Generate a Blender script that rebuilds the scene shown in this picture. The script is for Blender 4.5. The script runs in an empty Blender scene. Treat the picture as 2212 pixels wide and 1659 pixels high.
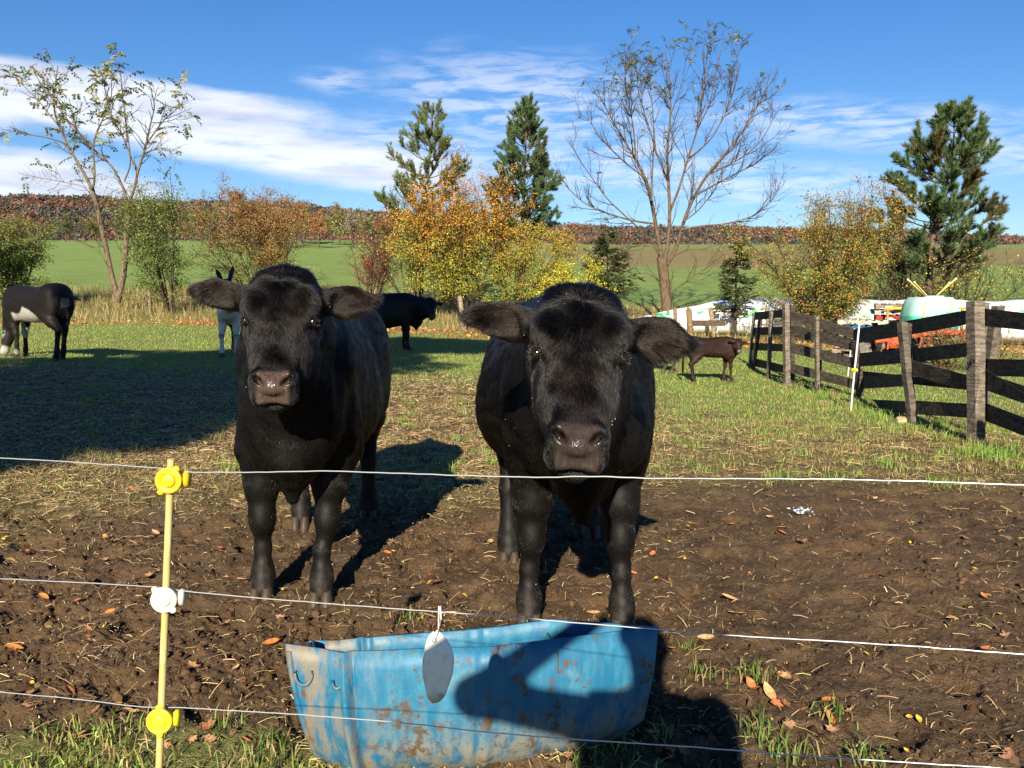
import bpy, math
import numpy as np
from mathutils import Vector, Matrix

C = bpy.context.scene.collection
S = bpy.context.scene
R = math.radians
rng = np.random.default_rng(7)

# ------------------------------------------------------------------ camera
EYE = 1.25                       # phone held at chest height
F, CXP, CYP, HOR = 1912.0, 1106.0, 829.5, 640.0     # focal length / centre / eye level, in px of a 2212 px wide view
PITCH = math.atan((CYP - HOR) / F)
cam = bpy.data.cameras.new('camera')
cam.sensor_width = 36.0
cam.lens = F / 2212.0 * 36.0
cam.clip_start = 0.02
cam.clip_end = 12000
cam_o = bpy.data.objects.new('camera', cam)
C.objects.link(cam_o)
cam_o.location = (0, 0, EYE)
cam_o.rotation_euler = (math.pi / 2 - PITCH, 0, 0)
S.camera = cam_o
S.render.resolution_x, S.render.resolution_y = 1024, 768

# ------------------------------------------------------------------ light
SUN_EL = R(25.0)
SHX, SHY = 0.12, 1.0             # the way shadows fall over the ground
_n = math.hypot(SHX, SHY); SHX /= _n; SHY /= _n
sun_dir = Vector((-SHX * math.cos(SUN_EL), -SHY * math.cos(SUN_EL), math.sin(SUN_EL)))
sl = bpy.data.lights.new('sun', 'SUN')
sl.energy = 5.0
sl.angle = R(0.5)
sl.color = (1.0, 0.89, 0.70)
sun = bpy.data.objects.new('sun', sl)
C.objects.link(sun)
sun.rotation_euler = sun_dir.to_track_quat('Z', 'Y').to_euler()

S.view_settings.view_transform = 'Standard'
S.view_settings.look = 'None'
S.view_settings.gamma = 1.0
S.view_settings.exposure = 1.06
S.cycles.max_bounces = 5
S.cycles.diffuse_bounces = 2
S.cycles.glossy_bounces = 2
S.cycles.transmission_bounces = 3
S.cycles.transparent_max_bounces = 6
S.cycles.caustics_reflective = False
S.cycles.caustics_refractive = False
S.cycles.use_denoising = True
S.cycles.use_adaptive_sampling = True
S.cycles.adaptive_threshold = 0.01
try:
    S.cycles_curves.shape = 'RIBBONS'
    S.cycles_curves.subdivisions = 2
except Exception:
    pass

world = bpy.data.worlds.new('World')
S.world = world
world.use_nodes = True
wt = world.node_tree
for n in list(wt.nodes):
    wt.nodes.remove(n)


class NT:
    """little helper to wire shader nodes"""
    def __init__(self, tree):
        self.t = tree

    def n(self, kind, **kw):
        nd = self.t.nodes.new(kind)
        for k, v in kw.items():
            setattr(nd, k, v)
        return nd

    def put(self, sock, v):
        if v is None:
            return
        if hasattr(v, 'links') or isinstance(v, bpy.types.NodeSocket):
            self.t.links.new(v, sock)
        else:
            if isinstance(v, (tuple, list)) and len(v) == 3 and sock.type == 'RGBA':
                v = (*v, 1.0)
            sock.default_value = v

    def m(self, op, a, b=None, c=None, clamp=False):
        nd = self.n('ShaderNodeMath', operation=op, use_clamp=clamp)
        self.put(nd.inputs[0], a); self.put(nd.inputs[1], b); self.put(nd.inputs[2], c)
        return nd.outputs[0]

    def mix(self, f, a, b, blend='MIX'):
        nd = self.n('ShaderNodeMix', data_type='RGBA', blend_type=blend)
        self.put(nd.inputs[0], f); self.put(nd.inputs[6], a); self.put(nd.inputs[7], b)
        return nd.outputs[2]

    def noise(self, vec, scale, detail=4, rough=0.55, dist=0.0, out=0):
        nd = self.n('ShaderNodeTexNoise')
        self.put(nd.inputs['Vector'], vec)
        nd.inputs['Scale'].default_value = scale
        nd.inputs['Detail'].default_value = detail
        nd.inputs['Roughness'].default_value = rough
        nd.inputs['Distortion'].default_value = dist
        return nd.outputs[out]

    def ramp(self, x, lo, hi, a=0.0, b=1.0, smooth=True):
        nd = self.n('ShaderNodeMapRange')
        nd.interpolation_type = 'SMOOTHSTEP' if smooth else 'LINEAR'
        self.put(nd.inputs[0], x)
        nd.inputs[1].default_value = lo; nd.inputs[2].default_value = hi
        nd.inputs[3].default_value = a; nd.inputs[4].default_value = b
        return nd.outputs[0]

    def attr(self, name, out='Color'):
        nd = self.n('ShaderNodeAttribute', attribute_name=name)
        return nd.outputs[out]

    def scaled(self, vec, s):
        nd = self.n('ShaderNodeVectorMath', operation='MULTIPLY')
        self.put(nd.inputs[0], vec); nd.inputs[1].default_value = s
        return nd.outputs[0]


w = NT(wt)
sky = w.n('ShaderNodeTexSky', sky_type='NISHITA')
sky.sun_disc = False
sky.sun_elevation = SUN_EL
sky.sun_rotation = math.atan2(sun_dir.x, sun_dir.y)
sky.altitude = 0
sky.air_density = 1.0
sky.dust_density = 0.1
sky.ozone_density = 2.2
hs = w.n('ShaderNodeHueSaturation')
hs.inputs['Saturation'].default_value = 1.34
hs.inputs['Value'].default_value = 1.0
w.put(hs.inputs['Color'], sky.outputs[0])
tc = w.n('ShaderNodeTexCoord')
dirv = tc.outputs['Generated']
sp = w.n('ShaderNodeSeparateXYZ'); w.put(sp.inputs[0], dirv)
az = w.m('ARCTAN2', sp.outputs[0], sp.outputs[1])
el = w.m('ARCSINE', sp.outputs[2])
cmb = w.n('ShaderNodeCombineXYZ'); w.put(cmb.inputs[0], az); w.put(cmb.inputs[1], el)
ae = cmb.outputs[0]
warp = w.noise(w.scaled(ae, (5, 14, 1)), 1.0, 5, 0.6)
warp2 = w.noise(w.scaled(ae, (9, 40, 1)), 1.0, 6, 0.62)
fine = w.noise(w.scaled(ae, (16, 90, 1)), 1.0, 6, 0.62, 0.4)


def cloud(cx, cy, rx, ry, rot, soft, wob):
    """a cloud bank in the sky round (azimuth, elevation), edges broken by noise"""
    a0 = math.atan((cx - CXP) / F); e0 = math.atan((HOR - cy) / F)
    dx = w.m('SUBTRACT', az, a0); dy = w.m('SUBTRACT', el, e0)
    c, s = math.cos(rot), math.sin(rot)
    x = w.m('MULTIPLY_ADD', dx, c, w.m('MULTIPLY', dy, s))
    y = w.m('MULTIPLY_ADD', dx, -s, w.m('MULTIPLY', dy, c))
    x = w.m('DIVIDE', x, rx / F); y = w.m('DIVIDE', y, ry / F)
    d = w.m('SQRT', w.m('ADD', w.m('MULTIPLY', x, x), w.m('MULTIPLY', y, y)))
    d = w.m('MULTIPLY_ADD', w.m('SUBTRACT', warp, 0.5), wob, d)
    d = w.m('MULTIPLY_ADD', w.m('SUBTRACT', warp2, 0.5), wob * 0.7, d)
    return w.ramp(d, 1.0 - soft, 1.0 + soft, 1.0, 0.0)


def mx(*a):
    r = a[0]
    for b in a[1:]:
        r = w.m('MAXIMUM', r, b)
    return r


thick = mx(cloud(120, 262, 540, 50, R(-2), 0.25, 0.8), cloud(600, 338, 420, 46, R(-8), 0.4, 1.1),
           cloud(350, 296, 400, 46, R(-5), 0.3, 1.0),
           cloud(60, 425, 250, 58, R(-4), 0.25, 0.8), 
           cloud(-500, 280, 500, 70, 0, 0.3, 1.0))
wisp = mx(cloud(742, 197, 60, 20, 0, 0.9, 1.6), cloud(1150, 235, 260, 80, R(-8), 0.6, 1.3), cloud(1800, 300, 260, 42, R(-5), 0.6, 1.2),
          cloud(1620, 410, 330, 34, R(-3), 0.7, 1.2), cloud(1320, 360, 260, 60, 0, 0.8, 1.2),
          cloud(2180, 370, 120, 40, 0, 0.6, 1.0), cloud(900, 330, 200, 60, 0, 0.7, 1.0))
fmask = w.ramp(fine, 0.36, 0.62)
body = w.m('MULTIPLY', thick, w.ramp(fine, 0.22, 0.50, 0.45, 1.0))
mask = w.m('MAXIMUM', body, w.m('MULTIPLY', w.m('MULTIPLY', wisp, fmask), 0.55))
grey = w.m('MULTIPLY', thick, w.ramp(w.noise(w.scaled(ae, (4, 30, 1)), 1.0, 3), 0.42, 0.66))
ccol = w.mix(grey, (10.0, 10.3, 11.0), (7.2, 7.5, 8.9))
low = w.mix(w.ramp(el, 0.0, 0.30), (.80, .93, 1.20), (.98, 1.0, 1.22))
skyc = w.mix(w.m('MULTIPLY', mask, 0.9), w.mix(1.0, hs.outputs[0], low, 'MULTIPLY'), ccol)
bg = w.n('ShaderNodeBackground')
w.put(bg.inputs[0], skyc)
bg.inputs[1].default_value = 0.050
out = w.n('ShaderNodeOutputWorld')
wt.links.new(bg.outputs[0], out.inputs[0])


# ------------------------------------------------------------------ small maths
def smooth(a, b, x):
    t = np.clip((np.asarray(x, float) - a) / (b - a), 0, 1)
    return t * t * (3 - 2 * t)


def _h(ix, iy, seed):
    h = (ix.astype(np.int64) * 374761393 + iy.astype(np.int64) * 668265263 + seed * 2147483647 + 1013904223) & 0xFFFFFFFF
    h = ((h ^ (h >> 13)) * 1274126177) & 0xFFFFFFFF
    h = ((h ^ (h >> 16)) * 2246822519) & 0xFFFFFFFF
    return (h ^ (h >> 15)) & 0xFFFFFFFF


def perlin(x, y, seed=0):
    x = np.asarray(x, float); y = np.asarray(y, float)
    ix = np.floor(x); iy = np.floor(y)
    fx = x - ix; fy = y - iy
    u = fx * fx * fx * (fx * (fx * 6 - 15) + 10); v = fy * fy * fy * (fy * (fy * 6 - 15) + 10)

    def g(ox, oy):
        a = _h(ix + ox, iy + oy, seed) * (2 * math.pi / 4294967296.0)
        return np.cos(a) * (fx - ox) + np.sin(a) * (fy - oy)
    a = g(0, 0) * (1 - u) + g(1, 0) * u
    b = g(0, 1) * (1 - u) + g(1, 1) * u
    return (a * (1 - v) + b * v) * 1.4


def fbm(x, y, seed=0, octs=4, gain=0.5):
    s = 0; a = 1.0; t = 0
    for o in range(octs):
        s = s + a * perlin(x * 2 ** o + 17.3 * o, y * 2 ** o - 9.1 * o, seed + o); t += a; a *= gain
    return s / t


def worley(x, y, seed=0):
    """distance to the nearest random point and that cell's random value"""
    ix = np.floor(x); iy = np.floor(y)
    best = np.full(x.shape, 9.0); val = np.zeros(x.shape)
    for ox in (-1, 0, 1):
        for oy in (-1, 0, 1):
            hx = _h(ix + ox, iy + oy, seed) / 4294967296.0
            hy = _h(ix + ox, iy + oy, seed + 71) / 4294967296.0
            d = np.hypot(ix + ox + hx - x, iy + oy + hy - y)
            m = d < best
            best = np.where(m, d, best); val = np.where(m, _h(ix + ox, iy + oy, seed + 133) / 4294967296.0, val)
    return best, val


# ------------------------------------------------------------------ the lie of the land
_AY = [0, 10, 22, 30, 36, 45, 60, 100, 150, 260, 600, 3000]
_AZ = [0, 0, 0, .1, .6, 1.5, 2.9, 6.2, 10.3, 11.0, 12.0, 12.0]


def ground_z(x, y):
    x = np.asarray(x, float); y = np.asarray(y, float)
    a = np.interp(y, _AY, _AZ)
    return a - 0.03 * np.clip(x, -10, 12) * smooth(2.5, 10, y)


def ray(px, py):
    c, s = math.cos(PITCH), math.sin(PITCH)
    dx = (px - CXP) / F; dz = -(py - CYP) / F
    return np.array([dx, c + dz * s, -s + dz * c])


def at(px, py, y):
    d = ray(px, py)
    t = y / d[1]
    return Vector((d[0] * t, y, EYE + d[2] * t))


def gp(px, py):
    """where a line of sight first meets the land"""
    d = ray(px, py)
    lo = 0.5
    t = 0.8
    while t < 400:
        p = d * t
        if EYE + p[2] < ground_z(p[0], p[1]):
            break
        lo = t; t *= 1.02
    hi = t
    for _ in range(40):
        mid = (lo + hi) / 2; p = d * mid
        if EYE + p[2] < ground_z(p[0], p[1]):
            hi = mid
        else:
            lo = mid
    p = d * hi
    return Vector((p[0], p[1], float(ground_z(p[0], p[1]))))


def on_plane(px, py, P, Q):
    """where a line of sight meets the upright plane through P and Q"""
    d = ray(px, py)
    nx, ny = -(Q[1] - P[1]), Q[0] - P[0]
    t = (P[0] * nx + P[1] * ny) / (d[0] * nx + d[1] * ny)
    return Vector((d[0] * t, d[1] * t, EYE + d[2] * t))


# ------------------------------------------------------------------ scene helpers
def tag(o, label=None, cat=None, group=None, kind=None):
    if label: o['label'] = label
    if cat: o['category'] = cat
    if group: o['group'] = group
    if kind: o['kind'] = kind
    return o


def empty(name, loc, rz=0, label=None, cat=None, group=None):
    o = bpy.data.objects.new(name, None)
    o.empty_display_size = 0.2
    C.objects.link(o); o.location = loc; o.rotation_euler = (0, 0, rz)
    return tag(o, label, cat, group)


class MB:
    """collects points, faces and point colours and links them as one mesh"""
    def __init__(self):
        self.v = []; self.q = []; self.t = []; self.c = []; self.n = 0

    def add(self, v, f, col=(1, 1, 1)):
        v = np.asarray(v, float).reshape(-1, 3); f = np.asarray(f, np.int64)
        if len(v) == 0 or len(f) == 0: return self
        self.v.append(v)
        (self.q if f.shape[1] == 4 else self.t).append(f + self.n)
        col = np.asarray(col, float)
        self.c.append(np.broadcast_to(col, (len(v), 3)) if col.ndim == 1 else col)
        self.n += len(v)
        return self

    def box(self, lo, hi, col=(1, 1, 1), mat=None, jit=0):
        x0, y0, z0 = lo; x1, y1, z1 = hi
        v = np.array([(x0, y0, z0), (x1, y0, z0), (x1, y1, z0), (x0, y1, z0), (x0, y0, z1), (x1, y0, z1), (x1, y1, z1), (x0, y1, z1)], float)
        if jit: v = v + rng.normal(0, jit, v.shape)
        if mat is not None: v = np.array([mat @ Vector(p) for p in v])
        return self.add(v, [(0, 3, 2, 1), (4, 5, 6, 7), (0, 1, 5, 4), (1, 2, 6, 5), (2, 3, 7, 6), (3, 0, 4, 7)], col)

    def tube(self, P, r, k=6, col=(1, 1, 1), cap=True):
        P = np.asarray([tuple(p) for p in P], float); n = len(P)
        r = np.broadcast_to(np.asarray(r, float), (n,))
        T = np.gradient(P, axis=0); T /= np.maximum(np.linalg.norm(T, axis=1, keepdims=True), 1e-9)
        ref = np.array([0, 0, 1.0]) if abs(T[:, 2]).mean() < 0.8 else np.array([1.0, 0.2, 0])
        A = np.cross(T, ref); A /= np.maximum(np.linalg.norm(A, axis=1, keepdims=True), 1e-9)
        B = np.cross(T, A)
        th = np.arange(k) * 2 * math.pi / k
        V = P[:, None] + r[:, None, None] * (np.cos(th)[None, :, None] * A[:, None] + np.sin(th)[None, :, None] * B[:, None])
        i = np.arange(n - 1)[:, None] * k; j = np.arange(k)[None]; j2 = (j + 1) % k
        f = np.stack([i + j, i + j2, i + k + j2, i + k + j], -1).reshape(-1, 4)
        base = self.n
        self.add(V.reshape(-1, 3), f, col)
        if cap and k >= 4:
            for e in (0, n - 1):
                c = base + e * k + np.arange(k)
                vv = np.vstack([V[e], P[e:e + 1]])
                ff = np.array([(a, (a + 1) % k, k) for a in range(k)])
                if e == n - 1: ff = ff[:, [1, 0, 2]]
                self.add(vv, ff, col)
        return self

    def leaves(self, P, D, L, W, col, fold=0.0):
        """diamond shaped leaves at P pointing along D"""
        n = len(P)
        if n == 0: return self
        D = D / np.maximum(np.linalg.norm(D, axis=1, keepdims=True), 1e-9)
        N = rng.normal(size=(n, 3)); A = np.cross(D, N); A /= np.maximum(np.linalg.norm(A, axis=1, keepdims=True), 1e-9)
        L = np.broadcast_to(L, (n,))[:, None]; W = np.broadcast_to(W, (n,))[:, None]
        V = np.stack([P, P + D * L * .45 + A * W, P + D * L, P + D * L * .45 - A * W], 1)
        f = np.arange(n * 4).reshape(n, 4)
        c = np.repeat(np.asarray(col, float).reshape(-1, 3) if np.ndim(col) > 1 else np.tile(col, (n, 1)), 4, axis=0)
        return self.add(V.reshape(-1, 3), f, c)

    def build(self, name, mat, parent=None, smooth_=True, loc=None):
        me = mesh_np(name, np.vstack(self.v), np.vstack(self.q) if self.q else None, np.vstack(self.t) if self.t else None,
                     np.vstack(self.c), smooth_)
        return link(name, me, mat, parent, loc)


def mesh_np(name, v, q=None, t=None, col=None, smooth_=True):
    me = bpy.data.meshes.new(name)
    v = np.ascontiguousarray(v, np.float32)
    me.vertices.add(len(v)); me.vertices.foreach_set('co', v.ravel())
    nq = 0 if q is None else len(q); nt = 0 if t is None else len(t)
    loops = np.concatenate(([q.ravel()] if nq else []) + ([t.ravel()] if nt else [])).astype(np.int32)
    me.loops.add(len(loops)); me.loops.foreach_set('vertex_index', loops)
    me.polygons.add(nq + nt)
    st = np.concatenate([np.arange(nq) * 4, nq * 4 + np.arange(nt) * 3]).astype(np.int32)
    me.polygons.foreach_set('loop_start', st)
    me.update(calc_edges=True)
    me.polygons.foreach_set('use_smooth', np.full(nq + nt, smooth_, bool))
    if col is not None:
        a = me.color_attributes.new('Col', 'FLOAT_COLOR', 'POINT')
        c = np.ones((len(v), 4), np.float32); c[:, :3] = col
        a.data.foreach_set('color', c.ravel())
    me.validate()
    return me


def link(name, me, mat=None, parent=None, loc=None):
    o = bpy.data.objects.new(name, me)
    C.objects.link(o)
    if mat is not None:
        for m_ in (mat if isinstance(mat, (list, tuple)) else [mat]):
            me.materials.append(m_)
    if parent is not None: o.parent = parent
    if loc is not None: o.location = loc
    return o


# ------------------------------------------------------------------ materials
def material(name, col=None, rough=0.7, spec=0.35, fn=None, metal=0.0):
    m_ = bpy.data.materials.new(name); m_.use_nodes = True
    nt = NT(m_.node_tree)
    b = m_.node_tree.nodes['Principled BSDF']
    b.inputs['Roughness'].default_value = rough
    b.inputs['Specular IOR Level'].default_value = spec
    b.inputs['Metallic'].default_value = metal
    if col is not None: b.inputs['Base Color'].default_value = (*col, 1)
    if fn: fn(nt, b)
    return m_


def bump(nt, b, h, dist, strength=1.0):
    nd = nt.n('ShaderNodeBump'); nd.inputs['Distance'].default_value = dist; nd.inputs['Strength'].default_value = strength
    nt.put(nd.inputs['Height'], h); nt.put(b.inputs['Normal'], nd.outputs[0])


def objco(nt): return nt.n('ShaderNodeTexCoord').outputs['Object']


def f_col(nt, b):
    nt.put(b.inputs['Base Color'], nt.attr('Col'))


def f_leaf(nt, b):
    """leaf: its own colour, thin enough to let some light through"""
    c = nt.attr('Col')
    nt.put(b.inputs['Base Color'], c)
    tr = nt.n('ShaderNodeBsdfTranslucent'); nt.put(tr.inputs[0], c)
    mixn = nt.n('ShaderNodeMixShader'); mixn.inputs[0].default_value = 0.22
    nt.t.links.new(b.outputs[0], mixn.inputs[1]); nt.t.links.new(tr.outputs[0], mixn.inputs[2])
    nt.t.links.new(mixn.outputs[0], nt.t.nodes['Material Output'].inputs[0])


def f_bark(nt, b):
    co = objco(nt)
    nz = nt.noise(nt.scaled(co, (6, 6, 2)), 3.0, 5, 0.65)
    nt.put(b.inputs['Base Color'], nt.mix(nt.ramp(nz, 0.35, 0.7), nt.mix(1.0, nt.attr('Col'), (0.45, 0.42, 0.4), 'MULTIPLY'), nt.attr('Col')))
    bump(nt, b, nz, 0.02, 0.6)


M_LEAF = material('leaf', rough=0.55, spec=0.3, fn=f_leaf)
M_NEEDLE = material('pine_needles', rough=0.5, spec=0.3, fn=f_leaf)
M_BARK = material('bark', rough=0.9, spec=0.15, fn=f_bark)
M_GRASS = material('grass_blades', rough=0.5, spec=0.3, fn=f_leaf)
M_COL = material('painted', rough=0.6, spec=0.3, fn=f_col)
# ================================================================== GROUND
def zones(x, y):
    """how much mud, straw, grass, leaf litter and rough growth there is at a place on the land"""
    n1 = fbm(x * .55, y * .55, 3, 4); n2 = fbm(x * 1.7, y * 1.7, 11, 3); n3 = fbm(x * .25, y * .25, 23, 3)
    side = smooth(-0.6, 1.4, x)                       # left part / right part of the yard
    mud_end = 5.5 + 1.3 * side + .9 * n1 + .7 * n2
    straw_end = 13.0 - 4.6 * side + 1.5 * n1 + .9 * n3
    verge = 2.10 + .26 * (1 - smooth(-.9, .1, x)) - 0.10 * np.abs(x) * 0 + .12 * n2 + .10 * n1    # mown verge on the near side of the wire
    near = 1 - smooth(verge - .12, verge + .22, y)
    mud = (1 - smooth(mud_end - 1.5, mud_end + 1.7, y + .5 * n2)) * (1 - near)
    grass = np.maximum(smooth(straw_end - 1.5, straw_end + 1.5, y), near * 0.8)
    # worn patches in the grass on the right, tufts of grass in the straw
    patch = smooth(-.06, .16, n2 + .35 * n1) * smooth(5.5, 6.5, y) * (1 - smooth(8.8, 12, y)) * side
    grass = grass * (1 - .85 * patch)
    straw = np.clip(1 - mud - grass, 0, 1)
    # the fence line: brown weeds and orange fallen leaves
    wx = .6 * n3
    fl = np.interp(x, [-30, -16, -8, -2, 4, 9, 30], [27.5, 27.5, 28.5, 26, 25, 24.5, 24])
    litter = smooth(fl - 1.2 + wx, fl - .5 + wx, y) * (1 - smooth(fl + 1.8 + wx, fl + 3.6 + wx, y)) * np.interp(x, [-30, -14, -8, 6, 30], [.35, .6, 1, 1, .8]) * (.15 + .85 * smooth(-.22, .22, fbm(x * .28, y * .8, 29, 3)))
    rough = smooth(fl + .4, fl + 2.2, y) * (1 - smooth(fl + 13, fl + 17, y + 3 * n3)) * (1 - litter)
    field = smooth(fl + 14, fl + 18, y + 3 * n3)
    return mud, straw, grass, litter, rough, field, near


def relief(x, y, mud, straw):
    """clods, hoof marks and unevenness of the near ground"""
    fade = 1 - smooth(9, 16, y)
    h = .030 * fbm(x * .9, y * .9, 41, 3) + .010 * fbm(x * 5, y * 5, 42, 3)
    right = smooth(.1, 1.2, x)
    rough_ = (mud * (1 - .2 * right) + straw * .25)
    c1, v1 = worley(x * 9 + .8 * perlin(x * 7, y * 7, 5), y * 9 + .8 * perlin(x * 7, y * 7, 6), 51)
    c2, v2 = worley(x * 24, y * 24, 52)
    c3, v3 = worley(x * 58, y * 58, 53)
    hp, hv = worley(x * 4.2, y * 4.2, 54)
    h = h + rough_ * (.036 * np.clip(.62 - c1, 0, 1) * (v1 > .3) * v1 + .020 * np.clip(.6 - c2, 0, 1) * (v2 > .25) + .008 * np.clip(.6 - c3, 0, 1)
                      + .010 * fbm(x * 14, y * 14, 55, 3) - .052 * np.clip(1 - hp / .42, 0, 1) ** .6 * (hv > .45))
    return h * fade


def full_z(x, y):
    x = np.atleast_1d(np.asarray(x, float)); y = np.atleast_1d(np.asarray(y, float))
    z = zones(x, y)
    return ground_z(x, y) + relief(x, y, z[0], z[1])


NA = 1500
a_f = np.linspace(-R(62), R(62), NA)
a_b = np.linspace(R(62), R(298), 60)[1:-1]
ang = np.concatenate([a_f, a_b])
rad = np.concatenate([[.15, .5, .9, 1.2, 1.4], np.geomspace(1.5, 9, 620), np.geomspace(9.03, 36, 210)[1:], np.geomspace(36.5, 200, 70), np.geomspace(210, 6000, 24)])
NAT = len(ang); NR = len(rad)
RR, AA = np.meshgrid(rad, ang, indexing='ij')
gx = (RR * np.sin(AA)).ravel(); gy = (RR * np.cos(AA)).ravel()
zn = zones(gx, gy)
gz = ground_z(gx, gy) + relief(gx, gy, zn[0], zn[1])
i = np.arange(NR - 1)[:, None] * NAT; j = np.arange(NAT)[None]; j2 = (j + 1) % NAT
gq = np.stack([i + j, i + j2, i + NAT + j2, i + NAT + j], -1).reshape(-1, 4)[:, ::-1]
gv = np.stack([gx, gy, gz], -1)
gv = np.vstack([gv, [[0, 0, float(gz[:NAT].mean())]]])
gt = np.stack([np.full(NAT, NR * NAT), j[0], j2[0]], -1)[:, ::-1]
gcol = np.stack([np.append(zn[0], 1), np.append(zn[1], 0), np.append(zn[3], 0)], -1)
gme = mesh_np('ground', gv, gq, gt, gcol)
a2 = gme.color_attributes.new('Zone', 'FLOAT_COLOR', 'POINT')
c4 = np.ones((len(gv), 4), np.float32); c4[:-1, 0] = zn[4]; c4[:-1, 1] = zn[5]; c4[:-1, 2] = zn[6]
a2.data.foreach_set('color', c4.ravel())


def f_ground(nt, b):
    co = objco(nt)
    z1 = nt.n('ShaderNodeSeparateColor'); nt.put(z1.inputs[0], nt.attr('Col'))
    z2 = nt.n('ShaderNodeSeparateColor'); nt.put(z2.inputs[0], nt.attr('Zone'))
    mud, straw, litter = z1.outputs[0], z1.outputs[1], z1.outputs[2]
    rough, field, near = z2.outputs[0], z2.outputs[1], z2.outputs[2]
    n_big = nt.noise(co, .8, 4); n_mid = nt.noise(co, 6, 5, .6); n_fine = nt.noise(co, 45, 5, .65); n_vf = nt.noise(co, 160, 3, .6)
    mudc = nt.mix(nt.ramp(n_mid, .35, .7), (.070, .043, .024), (.158, .100, .056))
    mudc = nt.mix(nt.ramp(n_big, .45, .65), mudc, (.135, .082, .043))
    mudc = nt.mix(nt.ramp(n_fine, .60, .72), mudc, (.20, .135, .078))
    strawc = nt.mix(nt.ramp(n_fine, .38, .62), (.085, .053, .025), (.33, .225, .10))
    strawc = nt.mix(nt.ramp(n_mid, .45, .62), strawc, (.085, .052, .027))
    grassc = nt.mix(nt.ramp(n_fine, .35, .65), (.12, .155, .036), (.28, .30, .09))
    grassc = nt.mix(nt.ramp(n_big, .5, .68), grassc, (.24, .23, .07))
    litc = nt.mix(nt.ramp(n_fine, .4, .6), (.25, .09, .03), (.46, .20, .085))
    roughc = nt.mix(nt.ramp(n_mid, .4, .62), (.15, .16, .045), (.34, .26, .11))
    fco = nt.scaled(co, (.02, .10, 0))
    band = nt.noise(fco, 1.0, 4, .6)
    fieldc = nt.mix(nt.ramp(nt.noise(co, .5, 6, .7), .35, .7), (.155, .230, .05), (.22, .29, .08))
    sx = nt.n('ShaderNodeSeparateXYZ'); nt.put(sx.inputs[0], co)
    # a stubble strip high on the right of the field
    yb = nt.m('ADD', sx.outputs[1], nt.m('MULTIPLY', band, 30))
    stub = nt.m('MULTIPLY', nt.m('MULTIPLY', nt.ramp(yb, 82, 96), nt.ramp(yb, 118, 160, 1, .35)), nt.ramp(sx.outputs[0], -6, 12))
    fieldc = nt.mix(stub, fieldc, nt.mix(band, (.16, .14, .05), (.26, .20, .085)))
    c = nt.mix(mud, grassc, mudc)
    c = nt.mix(straw, c, strawc)
    c = nt.mix(rough, c, roughc)
    c = nt.mix(field, c, fieldc)
    c = nt.mix(litter, c, litc)
    nt.put(b.inputs['Base Color'], c)
    wet = nt.m('MULTIPLY', mud, nt.ramp(n_big, .52, .64))
    nt.put(b.inputs['Roughness'], nt.m('MULTIPLY_ADD', wet, -.38, .92))
    b.inputs['Specular IOR Level'].default_value = .22
    h = nt.m('ADD', nt.m('MULTIPLY', n_fine, .6), nt.m('MULTIPLY', n_vf, .4))
    bump(nt, b, h, .04, 1.0)


M_GROUND = material('ground', fn=f_ground)
ground = tag(link('ground', gme, M_GROUND), 'trampled paddock running from mud and straw to pasture and a rising green field', 'ground', kind='structure')


def scatter(n, y0, y1, half=.66, power=1.0):
    """random places on the land, spread so that nearer ground gets its share"""
    u = rng.random(n)
    y = (y0 ** (1 - power) + u * (y1 ** (1 - power) - y0 ** (1 - power))) ** (1 / (1 - power)) if power != 1 else y0 * (y1 / y0) ** u
    x = rng.uniform(-1, 1, n) * (half * y + 1.1)
    return x, y


def blades(x, y, h, wd, col, lean=.5, segs=2, zoff=0.0):
    """grass blades: bent tapering strips"""
    n = len(x)
    z = full_z(x, y) + zoff
    th = rng.uniform(0, 2 * math.pi, n)
    ln = lean * rng.random(n) ** .7
    D = np.stack([np.cos(th), np.sin(th), np.zeros(n)], -1)
    ph = rng.uniform(0, 2 * math.pi, n)
    A = np.stack([np.cos(ph), np.sin(ph), np.zeros(n)], -1)
    P = np.stack([x, y, z], -1)
    h = np.broadcast_to(h, (n,))[:, None]; wd = np.broadcast_to(wd, (n,))[:, None]; ln = ln[:, None]
    up = np.array([0, 0, 1.0])
    m1 = P + up * h * .55 + D * h * ln * .3
    tip = P + up * h * (1 - .45 * ln ** 2) + D * h * ln
    V = np.stack([P - A * wd - up * .01, P + A * wd - up * .01, m1 + A * wd * .8, m1 - A * wd * .8, tip], 1).reshape(-1, 3)
    k = np.arange(n)[:, None] * 5
    return V, k + np.array([[0, 1, 2, 3]]), k + np.array([[3, 2, 4]]), np.repeat(col, 5, axis=0)


def pick(cols, n, jit=.18):
    c = np.array(cols, float)[rng.integers(0, len(cols), n)]
    return np.clip(c * (1 + rng.normal(0, jit, (n, 1))) * (1 + rng.normal(0, .06, (n, 3))), 0.004, .9)


GREENS = [(.17, .27, .045), (.21, .33, .06), (.24, .34, .07), (.14, .24, .04), (.33, .35, .11)]
DRY = [(.34, .25, .11), (.42, .32, .15), (.27, .19, .08), (.22, .2, .07)]

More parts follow.
